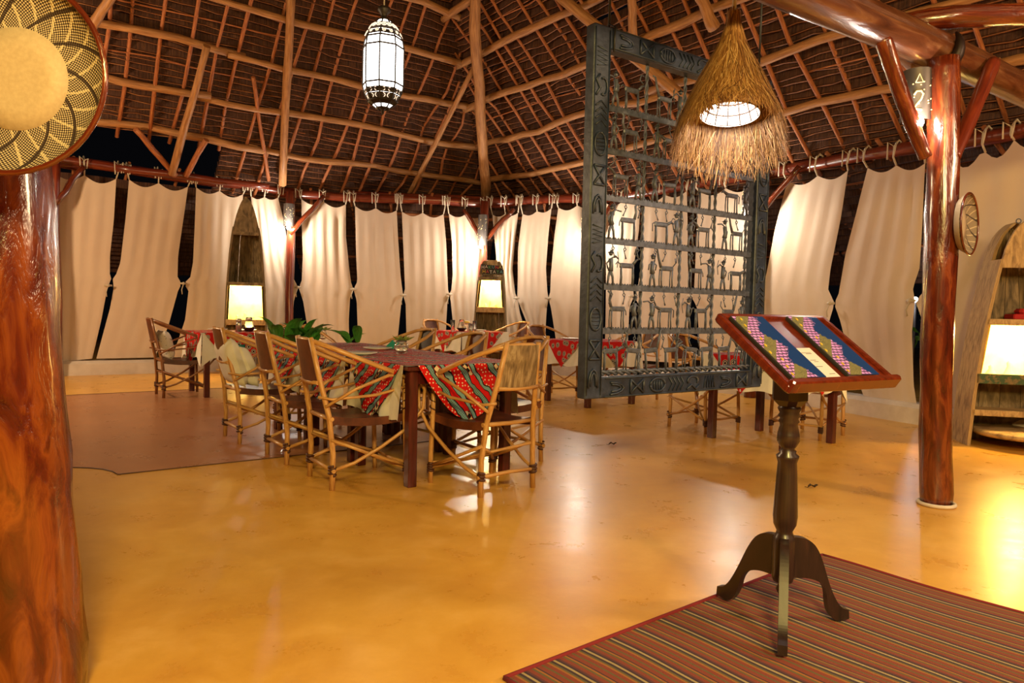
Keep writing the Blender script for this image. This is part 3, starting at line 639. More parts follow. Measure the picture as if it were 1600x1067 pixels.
# ------------------------------------------------------------------ carved screen with iron figures, hung from the roof
sa = at(907, 625, 3.84); sb = at(1182, 602, 4.72); zbt = (sa.z + sb.z) / 2
ux = Vector((sb.x - sa.x, sb.y - sa.y, 0)); SW = ux.length; ux.normalize(); SH = 1.98
scr = thing('carved_screen', 'hanging slate-black carved frame filled with wrought iron animal and hunter figures', 'screen', (sa.x, sa.y, zbt), math.atan2(ux.y, ux.x))
FW, FT = .115, .07    # member width, thickness; local x along the frame, z up, -y towards the viewer
def motifs(g, length, vertical):
    """raised carving on a frame member, running along `length`"""
    p = .06; k = 0
    def P(a, b): return Vector((b, -FT / 2 - .004, a)) if vertical else Vector((a, -FT / 2 - .004, b))
    def line(pts, r=.0065): g.tube([P(a, b) for a, b in pts], r, 5)
    while p < length - .14:
        t = k % 6; w = FW * .34
        if t == 0: line([(p + .10 * math.sin(x), -w + w * 1.7 * (1 - math.cos(x)) / 2) for x in np.linspace(0, PI, 7)]); line([(p + .01 + .07 * math.sin(x), -w * .6 + w * (1 - math.cos(x)) / 2) for x in np.linspace(0, PI, 7)])
        elif t == 1:
            line([(p, -w), (p + .10, w)]); line([(p, w), (p + .10, -w)]); line([(p, -w), (p, w)]); line([(p + .10, -w), (p + .10, w)])
        elif t == 2:
            line([(p + .06 - .06 * math.cos(x), w * math.sin(x)) for x in np.linspace(0, PI, 9)]); line([(p + .06 - .06 * math.cos(x), -w * math.sin(x)) for x in np.linspace(0, PI, 9)])
            for q in (.03, .05, .07, .09): line([(p + q, -w * .7), (p + q, w * .7)], .003)
        elif t == 3:
            for q in np.linspace(0, .10, 4): line([(p + q, -w), (p + q + .03, 0), (p + q, w)], .004)
        elif t == 4: line([(p + .05 + .045 * math.cos(x), .3 * w + w * .7 * math.sin(x)) for x in np.linspace(-.5, 3.6, 9)]); line([(p, -w), (p + .04, -w * .3), (p + .08, -w), (p + .11, -w * .4)])
        else:
            line([(p + .012 * i, -w * .9 + (w * 1.8) * ((i % 2))) for i in range(9)], .0035)
        p += .155; k += 1
    line([(.02, -FW * .44), (length - .02, -FW * .44)], .003); line([(.02, FW * .44), (length - .02, FW * .44)], .003)
for nm, x in (('stile', FW / 2), ('stile', SW - FW / 2)):
    g = G(); g.box((x, 0, SH / 2), (FW, FT, SH), None, .006); o = mk(nm, g, M['slate'], scr)
    g = G(); motifs(g, SH, True); g.v = [(v[0] + x, v[1], v[2]) for v in g.v]; mk('carving', g, M['slate'], o)
for nm, z in (('bottom_rail', FW / 2), ('top_rail', SH - FW / 2)):
    g = G(); g.box((SW / 2, -.004, z), (SW - 2 * FW + .02, FT, FW), None, .006); o = mk(nm, g, M['slate'], scr)
    g = G(); motifs(g, SW - 2 * FW, False); g.v = [(v[0] + FW, v[1] - .004, v[2] + z) for v in g.v]; mk('carving', g, M['slate'], o)
x0, x1 = FW, SW - FW
BZ = [(at(942, y, 3.88).z - zbt) for y in (518, 448, 375, 307, 233, 165)]
rods = [x0 + (x1 - x0) * f for f in (.255, .50, .735, .975)]
for z in BZ:
    g = G(); g.box(((x0 + x1) / 2, 0, z), (x1 - x0 + .02, .012, .029)); k = x0
    while k < x1:      # saw teeth on the upper edge
        g.prism([(k, -.004, z + .0145), (k + .016, -.004, z + .0145), (k + .008, -.004, z + .024)], (0, .008, 0)); k += .02
    mk('iron_bar', g, M['iron'], scr)
for x in rods:
    g = G(); n = 130
    for s in (0, PI): g.tube([(x + .0055 * math.cos(s + i * .8), .018 + .0055 * math.sin(s + i * .8), FW + (SH - 2 * FW) * i / n) for i in range(n + 1)], .0058, 5)
    mk('twisted_rod', g, M['iron'], scr)
g = G(); n = 90
for s in (0, PI): g.tube([(x0 + (x1 - x0) * i / n, -.012 + .009 * math.cos(s + i * .9), FW + .02 + .009 * math.sin(s + i * .9)) for i in range(n + 1)], .009, 5)
mk('twisted_rod', g, M['iron'], scr)
def animal(kind):
    g = G(); B = .012
    g.box((0, 0, .115), (.112, .014, .028), None, .006)
    for x in (-.046, .046):
        g.tube([(x, -.004, .11), (x + .004, -.006, .05), (x, -.006, 0)], .0048, 5); g.tube([(x + .006, .006, .11), (x + .008, .008, .05), (x + .006, .008, 0)], .004, 5)
    if kind == 0:      # antelope, neck up
        g.tube([(.05, 0, .125), (.062, 0, .165), (.055, 0, .20), (.075, 0, .215)], [.009, .007, .007, .005], 6); g.tube([(.06, 0, .21), (.045, 0, .235), (.05, 0, .26)], .003, 4); g.tube([(-.05, 0, .125), (-.066, 0, .10), (-.068, 0, .08)], .004, 4)
    elif kind == 1:    # beast lowering a horned head
        g.tube([(.05, 0, .12), (.085, 0, .135), (.105, 0, .125)], [.010, .008, .004], 6); g.tube([(.085, 0, .14), (.10, 0, .16), (.118, 0, .155)], .003, 4); g.tube([(-.05, 0, .125), (-.072, 0, .115), (-.07, 0, .07)], .004, 4)
    elif kind == 2:    # curled long horns
        g.tube([(.05, 0, .125), (.075, 0, .15), (.10, 0, .16)], [.009, .007, .005], 6); g.tube([(.09, 0, .165), (.06, 0, .185), (.07, 0, .215), (.095, 0, .21)], .004, 5); g.tube([(-.05, 0, .12), (-.07, 0, .135), (-.085, 0, .12)], .004, 4)
    else:              # long-necked
        g.tube([(.05, 0, .12), (.07, 0, .17), (.085, 0, .225), (.105, 0, .23)], [.009, .007, .006, .005], 6); g.tube([(-.05, 0, .125), (-.075, 0, .15), (-.07, 0, .18)], .004, 4)
    return mesh_of('iron_animal', g)
def hunter(kind):
    g = G()
    g.tube([(-.02, 0, 0), (-.014, 0, .045), (0, 0, .085)], [.006, .007, .009], 6); g.tube([(.022, 0, 0), (.018, 0, .045), (0, 0, .085)], [.006, .007, .009], 6)
    g.tube([(0, 0, .08), (.006, 0, .105), (0, 0, .15)], [.016, .012, .013], 7); g.ball((0, 0, .175), .012, 8); g.lathe([(.02, .182), (.008, .188), (0, .2)], 8)
    if kind == 0: g.tube([(0, 0, .148), (.03, 0, .13), (.034, 0, .10)], .0045, 5); g.tube([(0, 0, .148), (-.03, 0, .13), (-.022, 0, .10)], .0045, 5)
    elif kind == 1: g.tube([(0, 0, .148), (.035, 0, .165), (.055, 0, .15)], .0045, 5); g.tube([(0, 0, .148), (-.03, 0, .12), (-.02, 0, .09)], .0045, 5); g.tube([(.05, 0, .19), (.06, 0, .15), (.05, 0, .10)], .003, 4)
    else: g.tube([(0, 0, .148), (-.03, 0, .165), (-.07, 0, .16)], .0045, 5); g.tube([(0, 0, .148), (.025, 0, .12), (.02, 0, .09)], .0045, 5)
    return mesh_of('iron_hunter', g)
def hookm():
    g = G(); g.tube([(0, -.006, .0), (0, -.010, -.012), (.010, -.010, -.024), (0, -.010, -.034), (-.010, -.010, -.022), (.0, -.010, -.014)], .003, 5)
    g.tube([(.006, -.010, -.030), (-.006, -.010, -.06), (-.012, -.010, -.075)], [.003, .003, .0055], 5); return mesh_of('hook', g)
AN = [animal(k) for k in range(4)]; HU = [hunter(k) for k in range(3)]; HK = hookm()
for me in AN + HU + [HK]: me.materials.append(M['iron'])
def inst(name, me, parent, loc, flip=False, rot=0, s=1.0):
    o = bpy.data.objects.new(name, me); COL.objects.link(o); o.parent = parent; o.location = loc; o.scale = (-s if flip else s, s, s); o.rotation_euler = (0, rot, 0); return o
cells = [x0] + rods[:3] + [x1 - .01]
for ri, z in enumerate(BZ):
    for c in range(4):
        a, b_ = cells[c] + .012, cells[c + 1] - .012; fl_ = (ri * 3 + c * 5) % 4 < 2; w = b_ - a
        hx, ax = (a + .19 * w, a + .60 * w) if (ri + c) % 3 else (a + .82 * w, a + .40 * w)
        inst('iron_animal', AN[(ri * 2 + c) % 4], scr, (ax, -.002, z + .012), fl_, 0, .98)
        inst('iron_hunter', HU[(ri + c * 2) % 3], scr, (hx, -.006, z + .012), (ri + c) % 2 == 0, 0, .98)
        for f in (.2, .5, .82): inst('hook', HK, scr, (a + w * f, -.006, z - .015), (c + ri) % 2 == 0, .15 * math.sin(ri + c + f * 9), 1)
for i in range(8): inst('iron_animal', AN[(i * 3 + 1) % 4], scr, (x0 + (x1 - x0) * (i + .5) / 8, -.012, FW + .025), i % 3 == 1, .1 * math.sin(i * 2.0), 1.0)
for x in (.13, SW - .10):
    g = G(); g.tube([(x, 0, SH - .02), (x + .004, 0, SH + .5), (x, 0, SH + 2.4)], .007, 6); g.tube([(x, -.045, SH - .13), (x, -.05, SH), (x, 0, SH + .03), (x, .05, SH), (x, .045, SH - .13)], .006, 5); mk('hanging_cable', g, M['blackcord'], scr)

# ------------------------------------------------------------------ straw pendant lamp
pc = at(1140, 178, 3.78); pr = thing('straw_pendant_lamp', 'cone pendant lamp of shaggy dry grass hanging before the iron screen', 'lamp', pc)
pr.rotation_euler = (math.radians(-9), math.radians(3), 0)
apex = .48
def shade_r(z): return np.interp(z, [-.30, -.18, -.02, .12, .30, .43, .50], [.255, .265, .235, .18, .10, .033, .028])
g = G(); g.lathe([(.150, -.005), (.150, .02), (.12, .10), (.08, .20), (.03, .32)], 28); o = mk('liner', g, noisy('white_cane_liner', [(.4, (.75, .72, .68)), (.6, (.85, .82, .78))], 20, (1, 1, 1), .6, .3, .003, kind='Object'), pr)
g = G()
for z, rr in ((0, .152), (.05, .137), (.10, .118), (.15, .099)): g.tube([(rr * math.cos(t), rr * math.sin(t), z) for t in np.linspace(0, 2 * PI, 33)[:-1]], .004, 5, closed=True)
for t in np.linspace(0, 2 * PI, 15)[:-1]: g.tube([(.150 * math.cos(t), .150 * math.sin(t), 0), (.075 * math.cos(t), .075 * math.sin(t), .2)], .003, 4)
mk('cane_ring', g, M['darkleaf'], pr)
g = G()
for i in range(4300):      # blades of grass in three overlapping layers
    a = rng.uniform(0, 2 * PI); lay = i % 3; front = math.cos(a + PI / 2)      # front = 1 towards the camera (-y)
    z0 = (.50, .34, .14)[lay] + rng.normal() * .03; ln = rng.uniform(.34, .50) if lay < 2 else rng.uniform(.26, .44)
    z1 = z0 - ln
    lim = -.02 - .24 * (1 - max(0., (front - .15) / .85)) if front > .15 else -.245
    z1 = max(z1, lim + rng.normal() * .03)
    if z0 - z1 < .06: z0 = z1 + .1
    lift = rng.uniform(0, .022) + (.012 if lay == 2 else 0); da = rng.normal() * .24; pts = []
    for q in range(4):
        f = q / 3; z = z0 + (z1 - z0) * f; rr = shade_r(z) + .006 + lift * f; an = a + da * f * f
        pts.append(Vector((rr * math.cos(an), rr * math.sin(an), z)))
    wv = Vector((-math.sin(a), math.cos(a), 0)) * rng.uniform(.0022, .0056)
    v = []; uv = []
    for q, p in enumerate(pts): w_ = wv * (1 - .25 * q); v += [p - w_, p + w_]; uv += [(i * .013, q * .1), (i * .013 + .002, q * .1)]
    g.add(v, [(0, 1, 3, 2), (2, 3, 5, 4), (4, 5, 7, 6)], uv)
o = mk('grass_shade', g, M['grass'], pr); o['kind'] = 'stuff'
g = G(); g.lathe([(shade_r(z) - .012, z) for z in (.02, .12, .30, .43, .50)], 28); mk('inner_cone', g, M['grass'], pr)
g = G(); g.lathe([(.036, .44), (.045, .47), (.040, .50), (.02, .52)], 14); g.tube([(0, 0, .5), (.004, .003, .8), (0, .01, 1.6)], .012, 8); mk('cord', g, M['cord'], pr)
g = G(); g.ball((0, 0, .16), .035, 14); mk('bulb', g, emit('frosted_bulb', (1, .96, .9), 3), pr)
point('pendant_light', pc + Vector((0, -.01, -.01)), 4, (1, .95, .90), .05)

# ------------------------------------------------------------------ pierced metal lantern over the long table
lc = at(599, 100, 6.0); LR = thing('hanging_lantern', 'large glowing white pierced metal lantern hanging above the long table', 'lantern', lc)
n8 = 8
prof = [(.055, -.36), (.12, -.31), (.155, -.235), (.168, -.18), (.168, .12), (.155, .19), (.125, .255), (.085, .31), (.05, .35)]
g = G(); g.lathe([(r * .965, z) for r, z in prof], n8, smooth=False); mk('glass', g, M['lampglass'], LR)
g = G()
for i in range(n8):
    a = 2 * PI * i / n8; g.tube([(r * math.cos(a), r * math.sin(a), z) for r, z in prof], .007, 5)
for r, z in prof: g.tube([(r * math.cos(2 * PI * i / n8), r * math.sin(2 * PI * i / n8), z) for i in range(n8)], .008, 5, closed=True)
mk('ribs', g, M['lattice'], LR)
def band(r0, z0, r1, z1, nm='pierced_band'):
    g = G(); g.lathe([(r0 * 1.01, z0), (r1 * 1.01, z1)], n8, smooth=False); o = mk(nm, g, M['lattice'], LR)
    h = G()
    for i in range(n8 * 2):
        a = 2 * PI * (i + .5) / (n8 * 2); rm = (r0 + r1) / 2 * .985; c = Vector((rm * math.cos(a), rm * math.sin(a), (z0 + z1) / 2)); t = Vector((-math.sin(a), math.cos(a), 0)); up = (Vector((r1 * math.cos(a), r1 * math.sin(a), z1)) - Vector((r0 * math.cos(a), r0 * math.sin(a), z0))).normalized(); s = min(abs(z1 - z0) * .33, .022)
        out = t.cross(up).normalized() * .008
        h.tube([c + out + t * (s * math.cos(x)) + up * (s * math.sin(x)) for x in np.linspace(0, 2 * PI, 11)[:-1]], s * .28, 5, closed=True); h.ball(c + out, s * .3, 6)
    mk('rosette', h, M['rosette'], o)
band(.125, .255, .085, .31); band(.150, .205, .132, .243); band(.160, -.220, .148, -.262); band(.12, -.31, .085, -.338); band(.145, -.262, .12, -.31)
g = G(); g.lathe([(.0, -.42), (.012, -.40), (.012, -.375), (.04, -.355), (.055, -.36)], 10); mk('finial', g, M['lattice'], LR)
g = G(); g.lathe([(.05, .35), (.022, .375), (.03, .40), (.055, .43), (.05, .455), (.0, .46)], 12); mk('cap', g, M['lattice'], LR)
g = G(); g.tube([(0, 0, .45), (.01, 0, 1.6), (0, .01, 4.6)], .006, 6); mk('chain', g, M['cord'], LR)

# ------------------------------------------------------------------ rug
r0, r1_, r2 = fl(788, 1064), fl(1285, 870), fl(1600, 975)
e1 = Vector((r1_.x - r0.x, r1_.y - r0.y, 0)); LE = e1.length; e1.normalize(); e2 = Vector((e1.y, -e1.x, 0)); LR2 = 2.1
g = G(); rows = []; uv = []
for i in range(41):
    row = []; ur = []
    for j in range(33):
        a, b_ = i / 40 * LE, j / 32 * LR2; p = r0 + e1 * a + e2 * b_; z = .006 + .004 * math.sin(a * 5 + b_ * 3) * math.sin(b_ * 4) + (.010 * math.exp(-((a - .75 - b_ * .15) / .05) ** 2) if b_ > .4 else 0)
        row.append((p.x + .006 * math.sin(b_ * 9), p.y, z + .004)); ur.append((a, b_))
    rows.append(row); uv.append(ur)
RG = thing('striped_rug', 'multicoloured striped flat-woven rug under the menu stand', 'rug', (r0.x, r0.y, 0))
g.sheet(rows, uv); mk('weave', g, M['rug'], RG, True)
g = G(); edge = [rows[i][0] for i in range(41)]; g.tube(edge, .008, 5); g.tube([rows[40][j] for j in range(33)], .008, 5); g.tube([rows[i][32] for i in range(41)], .008, 5); g.tube([rows[0][j] for j in range(33)], .008, 5); mk('edge_binding', g, M['rugedge'], RG, True)

# ------------------------------------------------------------------ menu stand
def chaikin(p, k=3):
    for _ in range(k):
        q = [p[0]]
        for a, b_ in zip(p[:-1], p[1:]): q += [(.75 * a[0] + .25 * b_[0], .75 * a[1] + .25 * b_[1]), (.25 * a[0] + .75 * b_[0], .25 * a[1] + .75 * b_[1])]
        p = q + [p[-1]]
    return p
sc = Vector((1.005, 2.57, .014)); ST = thing('menu_stand', 'dark turned tripod lectern with tilted mahogany top on the striped rug', 'stand', sc)
g = G(); g.lathe([(0, .10), (.016, .105), (.023, .12), (.014, .14), (.034, .15), (.040, .17), (.040, .30), (.036, .315), (.030, .325), (.028, .335), (.040, .36), (.043, .39), (.040, .46), (.036, .54), (.033, .585), (.038, .60), (.040, .61), (.028, .62), (.030, .628), (.022, .635), (.030, .645), (.040, .665), (.038, .69), (.030, .725), (.037, .735), (.031, .745), (.039, .755), (.033, .765), (.041, .78), (.037, .79)], 28); mk('column', g, M['ebony'], ST)
g = G(); g.box((.0, .0, .865), (.105, .105, .15), Matrix.Rotation(.6, 3, 'Z'), .022); mk('block', g, M['ebony'], ST)
for fx, fy in ((1125, 938), (1222, 1035), (1320, 975)):
    f = fl(fx, fy); d = Vector((f.x - sc.x, f.y - sc.y, 0)); d = d.normalized(); Rr = (Vector((f.x - sc.x, f.y - sc.y))).length
    upr = [(.03, .315), (.085, .31), (.13, .265), (Rr * .72, .125), (Rr * .88, .055), (Rr * 1.02, .045)]; lor = [(Rr * 1.03, .012), (Rr * .80, 0.0), (Rr * .68, .05), (.16, .135), (.10, .165), (.03, .165)]
    side = Vector((-d.y, d.x, 0)) * .015
    g = G(); out = chaikin(upr) + chaikin(lor); L3 = [d * a + Vector((0, 0, z)) - side for a, z in out]; g.prism(L3, side * 2); mk('leg', g, M['ebony'], ST)
yaw, tilt, BW, BL = math.radians(29.6), math.radians(35), .56, .41
RB = Matrix.Rotation(yaw, 3, 'Z') @ Matrix.Rotation(tilt, 3, 'X')
bcn = Vector((1.068, 2.6, 1.0)) - sc
def BP(x, y, z): return RB @ Vector((x, y, z)) + bcn
g = G(); g.box(bcn, (BW - .02, BL - .02, .02), RB, .004); mk('board', g, M['mahogany'], ST)
for (x, y, dx, dy, hh) in ((0, -BL / 2 + .012, BW + .02, .026, .05), (0, BL / 2 - .012, BW + .02, .022, .032), (-BW / 2, 0, .024, BL - .01, .032), (BW / 2, 0, .024, BL - .01, .032)):
    g = G(); g.box(BP(x, y, hh / 2 - .012), (dx, dy, hh), RB, .006); mk('frame_lip', g, M['mahogany'], ST)
def book(x, y, w, l, rot, label):
    r = thing('menu_book', label, 'menu', sc + BP(x, y, .0105)); r.rotation_euler = (RB @ Matrix.Rotation(rot, 3, 'Z')).to_euler(); r['group'] = 'beaded menu books on the stand'
    g = G(); g.add([(-w / 2, -l / 2, .014), (w / 2, -l / 2, .014), (w / 2, l / 2, .014), (-w / 2, l / 2, .014), (-w / 2, -l / 2, .0115), (w / 2, -l / 2, .0115), (w / 2, l / 2, .0115), (-w / 2, l / 2, .0115)], [(0, 1, 2, 3), (4, 5, 1, 0), (5, 6, 2, 1), (6, 7, 3, 2), (7, 4, 0, 3)], [(0, 0), (1, 0), (1, 1), (0, 1)] * 2); mk('cover', g, M['book'], r)
    g = G(); g.box((.002, 0, .006), (w - .008, l - .008, .011)); mk('pages', g, M['paper'], r)
    g = G(); g.box((-w / 2, 0, .007), (.008, l, .0155), None, .003); mk('spine', g, M['spine'], r)
    g = G()
    for i in range(9): q = -l / 2 + l * (i + .5) / 9; g.ball((-w / 2 + .012 + .012 * (i % 3), q, .015), .005, 8, (.8, 1.7, .6))
    mk('bead', g, M['lemon'], r)
book(-.165, .006, .165, .345, 0, 'blue menu with pink beaded flowers on the left of the stand'); book(.135, .010, .165, .345, -.03, 'blue menu with pink beaded flowers on the right of the stand')
r = thing('menu_card', 'small white printed card between the two beaded menus', 'card', sc + BP(-.028, -.095, .0105)); r.rotation_euler = RB.to_euler()
g = G(); g.box((0, 0, .001), (.085, .20, .002)); mk('sheet', g, M['paper'], r)
g = G()
for (x, y, w) in ((-.005, .072, .05), (.004, .066, .03), (-.01, .03, .03), (0, .022, .022), (-.012, -.005, .035), (.015, -.045, .03), (.0, -.065, .05), (.0, -.072, .045), (0, -.08, .05)): g.box((x, y, .0023), (w, .0022, .0006))
mk('print', g, M['ink'], r)

# ------------------------------------------------------------------ tables
TH = .76; HS = .43
def table_proto():
    t = thing('square_table', '', 'table')
    g = G(); g.box((0, 0, TH - .0125), (2 * HS, 2 * HS, .025), None, .004); mk('table_top', g, M['tablewood'], t)
    for sx, sy, dx, dy in ((0, 1, .70, .02), (0, -1, .70, .02), (1, 0, .02, .70), (-1, 0, .02, .70)):
        g = G(); g.box((sx * .36, sy * .36, TH - .07), (dx, dy, .09)); mk('apron', g, M['tablewood'], t)
    for sx in (-1, 1):
        for sy in (-1, 1):
            g = G(); g.box((sx * .365, sy * .365, (TH - .025) / 2), (.062, .062, TH - .025), None, .004); mk('leg', g, M['tablewood'], t)
    return t
tcorner = Vector((-.633, 4.369, 0))
T0 = [tcorner + AD * (HS + 2 * HS * k) + WD * HS for k in range(3)]
TL = [(T0[0], 'nearest dark red table of the long row, its front leg bare'), (T0[1], 'middle dark red table of the long row'), (T0[2], 'farthest dark red table of the long row, under the leaves'),
      (Vector((-3.53, 8.96, 0)), 'dark table under red cloth before the tall boat shelf'), (Vector((-.66, 11.2, 0)), 'dark table with glasses before the central lit niche'),
      (Vector((.97, 8.82, 0)), 'dark table behind the left half of the iron screen'), (Vector((2.35, 6.42, 0)), 'dark table behind the menu stand and screen corner')]
tp = None
for i, (c, lab) in enumerate(TL):
    t = table_proto() if tp is None else copy_tree(tp)
    tp = tp or t; t.location = c; t.rotation_euler = (0, 0, TRZ); tag(t, lab, 'table', 'dark red square tables')
def skirt(g, side, drop, a, b_, flare=.03, wave=.010, corner=0.0, base=HS + .004, zt=TH + .006):
    """hanging cloth on one side of a table; side 0..3 = -y, +x, +y, -x"""
    R = Matrix.Rotation(side * PI / 2, 3, 'Z'); rows = []; ph = rng.uniform(0, 6)
    for i in range(7):
        t = i / 6; row = []
        for j in range(29):
            u = j / 28; x = a + (b_ - a) * u; e = max(0, abs(x) / HS - .75) * 4
            z = zt - t * (drop + corner * e + .012 * math.sin(x * 17 + ph)); y = -(base + flare * t + wave * t * math.sin(x * 26 + ph) + wave * .6 * t * math.sin(x * 51))
            row.append(R @ Vector((x * (1 + .04 * t), y, z)))
        rows.append(row)
    g.sheet(rows)
def white_cloth(c, lab, sides, drop=.30, gap=0.0, corner=.05):
    g = G(); n = 9; g.sheet([[Vector((-HS - .004 + (2 * HS + .008) * j / n, -HS - .004 + (2 * HS + .008) * i / n, TH + .006)) for j in range(n + 1)] for i in range(n + 1)])
    for s in sides: skirt(g, s, drop, -HS + gap, HS - gap, corner=corner)
    for v in range(len(g.v)): pass
    o = mk('tablecloth', g, M['white'], None, base=False); o.location = c; o.rotation_euler = (0, 0, TRZ); return tag(o, lab, 'tablecloth', 'white tablecloths')
def kanga(c, lab, m, drop, sides, rnd=.3, ang=0.):
    g = G(); z = TH + .010; D = HS + drop; h = HS + .006; k = D - h
    poly = [(-k, -h), (k, -h), (h, -k), (h, k), (k, h), (-k, h), (-h, k), (-h, -k)]
    g.add([(x, y, z) for x, y in poly] + [(0, 0, z)], [(i, (i + 1) % 8, 8) for i in range(8)], [(x + .9, y + .9) for x, y in poly] + [(.9, .9)])
    for s in sides:
        R = Matrix.Rotation(s * PI / 2, 3, 'Z'); rows = []; uv = []; ph = rng.uniform(0, 6); nr = 8
        for i in range(nr + 1):
            t = i / nr; hw = k * (1 - t) ** (1 - rnd * .5) if t < 1 else 0.0; hw = max(hw, .002); row = []; ur = []
            for j in range(13):
                u = -1 + 2 * j / 12; x = u * hw; out = .012 + .030 * t + .010 * math.sin(x * 30 + ph) * t
                P = R @ Vector((x, -(h + out), z - k * t)); Q = R @ Vector((x, -(h + k * t), 0)); row.append(P); ur.append((Q.x + .9, Q.y + .9))
            rows.append(row); uv.append(ur)
        g.sheet(rows, uv)
    o = mk('patterned_cloth', g, m, None, base=False); o.location = c; o.rotation_euler = (0, 0, TRZ); return tag(o, lab, 'tablecloth', 'patterned cloths over the white ones')
names = ['nearest', 'middle', 'farthest']
for k in range(3):
    white_cloth(T0[k], 'white cloth hanging at the sides of the %s table in the long row' % names[k], (1, 3) if k < 2 else (1, 2, 3), .34, .05, .02)
    kanga(T0[k], ['red and teal banded cloth with a rounded flap over the near table end', 'red and teal banded cloth on the middle of the long row', 'red and teal banded cloth at the far end under the leaves'][k], M['bands'], .375, (0, 1, 3) if k == 0 else ((1, 3) if k == 1 else (1, 2, 3)), .8)
for k, nm in ((3, 'table before the tall boat shelf'), (4, 'back table before the central niche'), (5, 'table behind the left of the iron screen'), (6, 'table behind the menu stand')):
    white_cloth(TL[k][0], 'white cloth on the ' + nm, (0, 1, 2, 3), .29, 0, .10)
    kanga(TL[k][0], 'red ring-printed cloth on the ' + nm, M['kanga'], .42 if k == 3 else .33, (0, 1, 2, 3), .6 if k == 3 else 0)

# ------------------------------------------------------------------ bent-cane armchairs
def chair_proto(back='leather'):
    t = thing('cane_armchair', '', 'chair'); C = lambda n, pts, r, nn=7: mk(n, G().tube(pts, r, nn), M['darkcane' if back == 'darkleather' else 'cane'], t)
    C_ = C
    for s in (-1, 1):
        C_('leg', [(s * .25, .225, 0), (s * .255, .22, .2), (s * .25, .21, .45), (s * .255, .20, .67)], [.016, .017, .016, .015])
        C_('leg', [(s * .21, -.25, 0), (s * .205, -.245, .22), (s * .185, -.265, .45), (s * .15, -.32, .70), (s * .125, -.365, .93)], [.018, .018, .018, .017, .016])
        C_('hoop', [(s * .245, .19, .68), (s * .27, .28, .68), (s * .285, .33, .60), (s * .285, .32, .48), (s * .275, .22, .36), (s * .255, .05, .25), (s * .235, -.12, .16), (s * .215, -.25, .12)], .012, 6)
        C_('side_stick', [(s * .275, .23, .63), (s * .275, .0, .58), (s * .20, -.25, .555), (s * .17, -.33, .57)], .0095, 6)
        C_('side_stick', [(s * .26, .25, .69), (s * .285, .08, .70), (s * .25, -.12, .62), (s * .19, -.29, .51)], .0105, 6)
        C_('stretcher', [(s * .25, .235, .11), (s * .24, 0, .20), (s * .21, -.26, .31)], .011, 6)
        C_('stretcher', [(s * .25, .21, .10), (s * .05, -.02, .2), (-s * .19, -.25, .29)], .010, 6)
        mk('binding', G().tube([(s * (.252 + .018 * math.cos(a)), .222 + .018 * math.sin(a), .07 + .06 * a / 25) for a in np.linspace(0, 25, 40)], .0085, 5), M['binding'], t)
        mk('binding', G().tube([(s * (.252 + .017 * math.cos(a)), .212 + .017 * math.sin(a), .44 + .20 * a / 25) for a in np.linspace(0, 25, 40)], .0055, 5), M['binding'], t)
        mk('binding', G().tube([(s * (.208 + .02 * math.cos(a)), -.25 + .02 * math.sin(a), .09 + .06 * a / 19) for a in np.linspace(0, 19, 32)], .0085, 5), M['binding'], t)
    C_('arm_rail', [(-.245, .27, .655), (-.275, .14, .71), (-.28, -.02, .77), (-.24, -.19, .84), (-.16, -.32, .895), (-.06, -.375, .915), (.06, -.375, .915), (.16, -.32, .895), (.24, -.19, .84), (.28, -.02, .77), (.275, .14, .71), (.245, .27, .655)], .016, 8)
    C_('back_bar', [(-.155, -.325, .655), (0, -.335, .65), (.155, -.325, .655)], .014)
    C_('stretcher', [(-.26, .225, .13), (0, .22, .12), (.26, .225, .13)], .012, 6)
    C_('stretcher', [(-.24, -.25, .12), (0, -.26, .13), (.24, -.25, .12)], .013, 6)
    for y, w in ((.215, .27), (-.255, .21)): C_('seat_rail', [(-w, y, .435), (0, y, .43), (w, y, .435)], .014)
    rows = [[Vector((u * (.245 - .045 * v), .22 - .47 * v, .452 - .035 * math.sin(PI * v) * (1 - .4 * u * u) - .012 * (1 - abs(u)))) for u in np.linspace(-1, 1, 11)] for v in np.linspace(0, 1, 9)]
    g = G(); g.sheet(rows); g.sheet([[p - Vector((0, 0, .012)) for p in r][::-1] for r in rows])
    for u in (-1, 1): g.sheet([[Vector((u * (.245 - .045 * v), .22 - .47 * v, .452 - .035 * math.sin(PI * v) * .6 - d)) for v in np.linspace(0, 1, 9)] for d in (0, .05)])
    mk('seat', g, M['leather'], t)
    rows = [[Vector((u * (.150 - .025 * v), -.325 - .05 * v - .022 * (1 - u * u) , .66 + .255 * v)) for u in np.linspace(-1, 1, 9)] for v in np.linspace(0, 1, 6)]
    g = G(); g.sheet(rows); g.sheet([[p + Vector((0, .008, 0)) for p in r][::-1] for r in rows]); mk('backrest', g, M[back], t)
    return t
ch = {}
def chair(pos, face, label, group, back='leather', jit=0):
    if back not in ch: t = chair_proto(back); ch[back] = t
    else: t = copy_tree(ch[back])
    t.location = (pos.x, pos.y, 0); t.rotation_euler = (0, 0, rz_to(face.x, face.y) + jit); return tag(t, label, 'chair', group)
LT = 'cane armchairs around the long table'; BT = 'cane armchairs at the back tables'
d = HS + .12
chair(T0[0] - WD * d, WD, 'cane armchair in front at the left of the nearest long-row table', LT, jit=-.05)
chair(T0[1] - WD * d - AD * .02, WD, 'cane armchair with spotted leather back, second on the left of the long table', LT)
c3 = T0[2] - WD * (d + .06) + AD * .03; chair(c3, WD, 'cane armchair with a propped cushion at the far left of the long table', LT)
chair(T0[0] - AD * d + WD * .06, AD, 'cane armchair with grey hide back at the near end of the long table', LT, 'hide', .06)
chair(T0[0] + WD * (d + .02), -WD, 'cane armchair with worn leather back at the right of the nearest long-row table', LT, jit=.04)
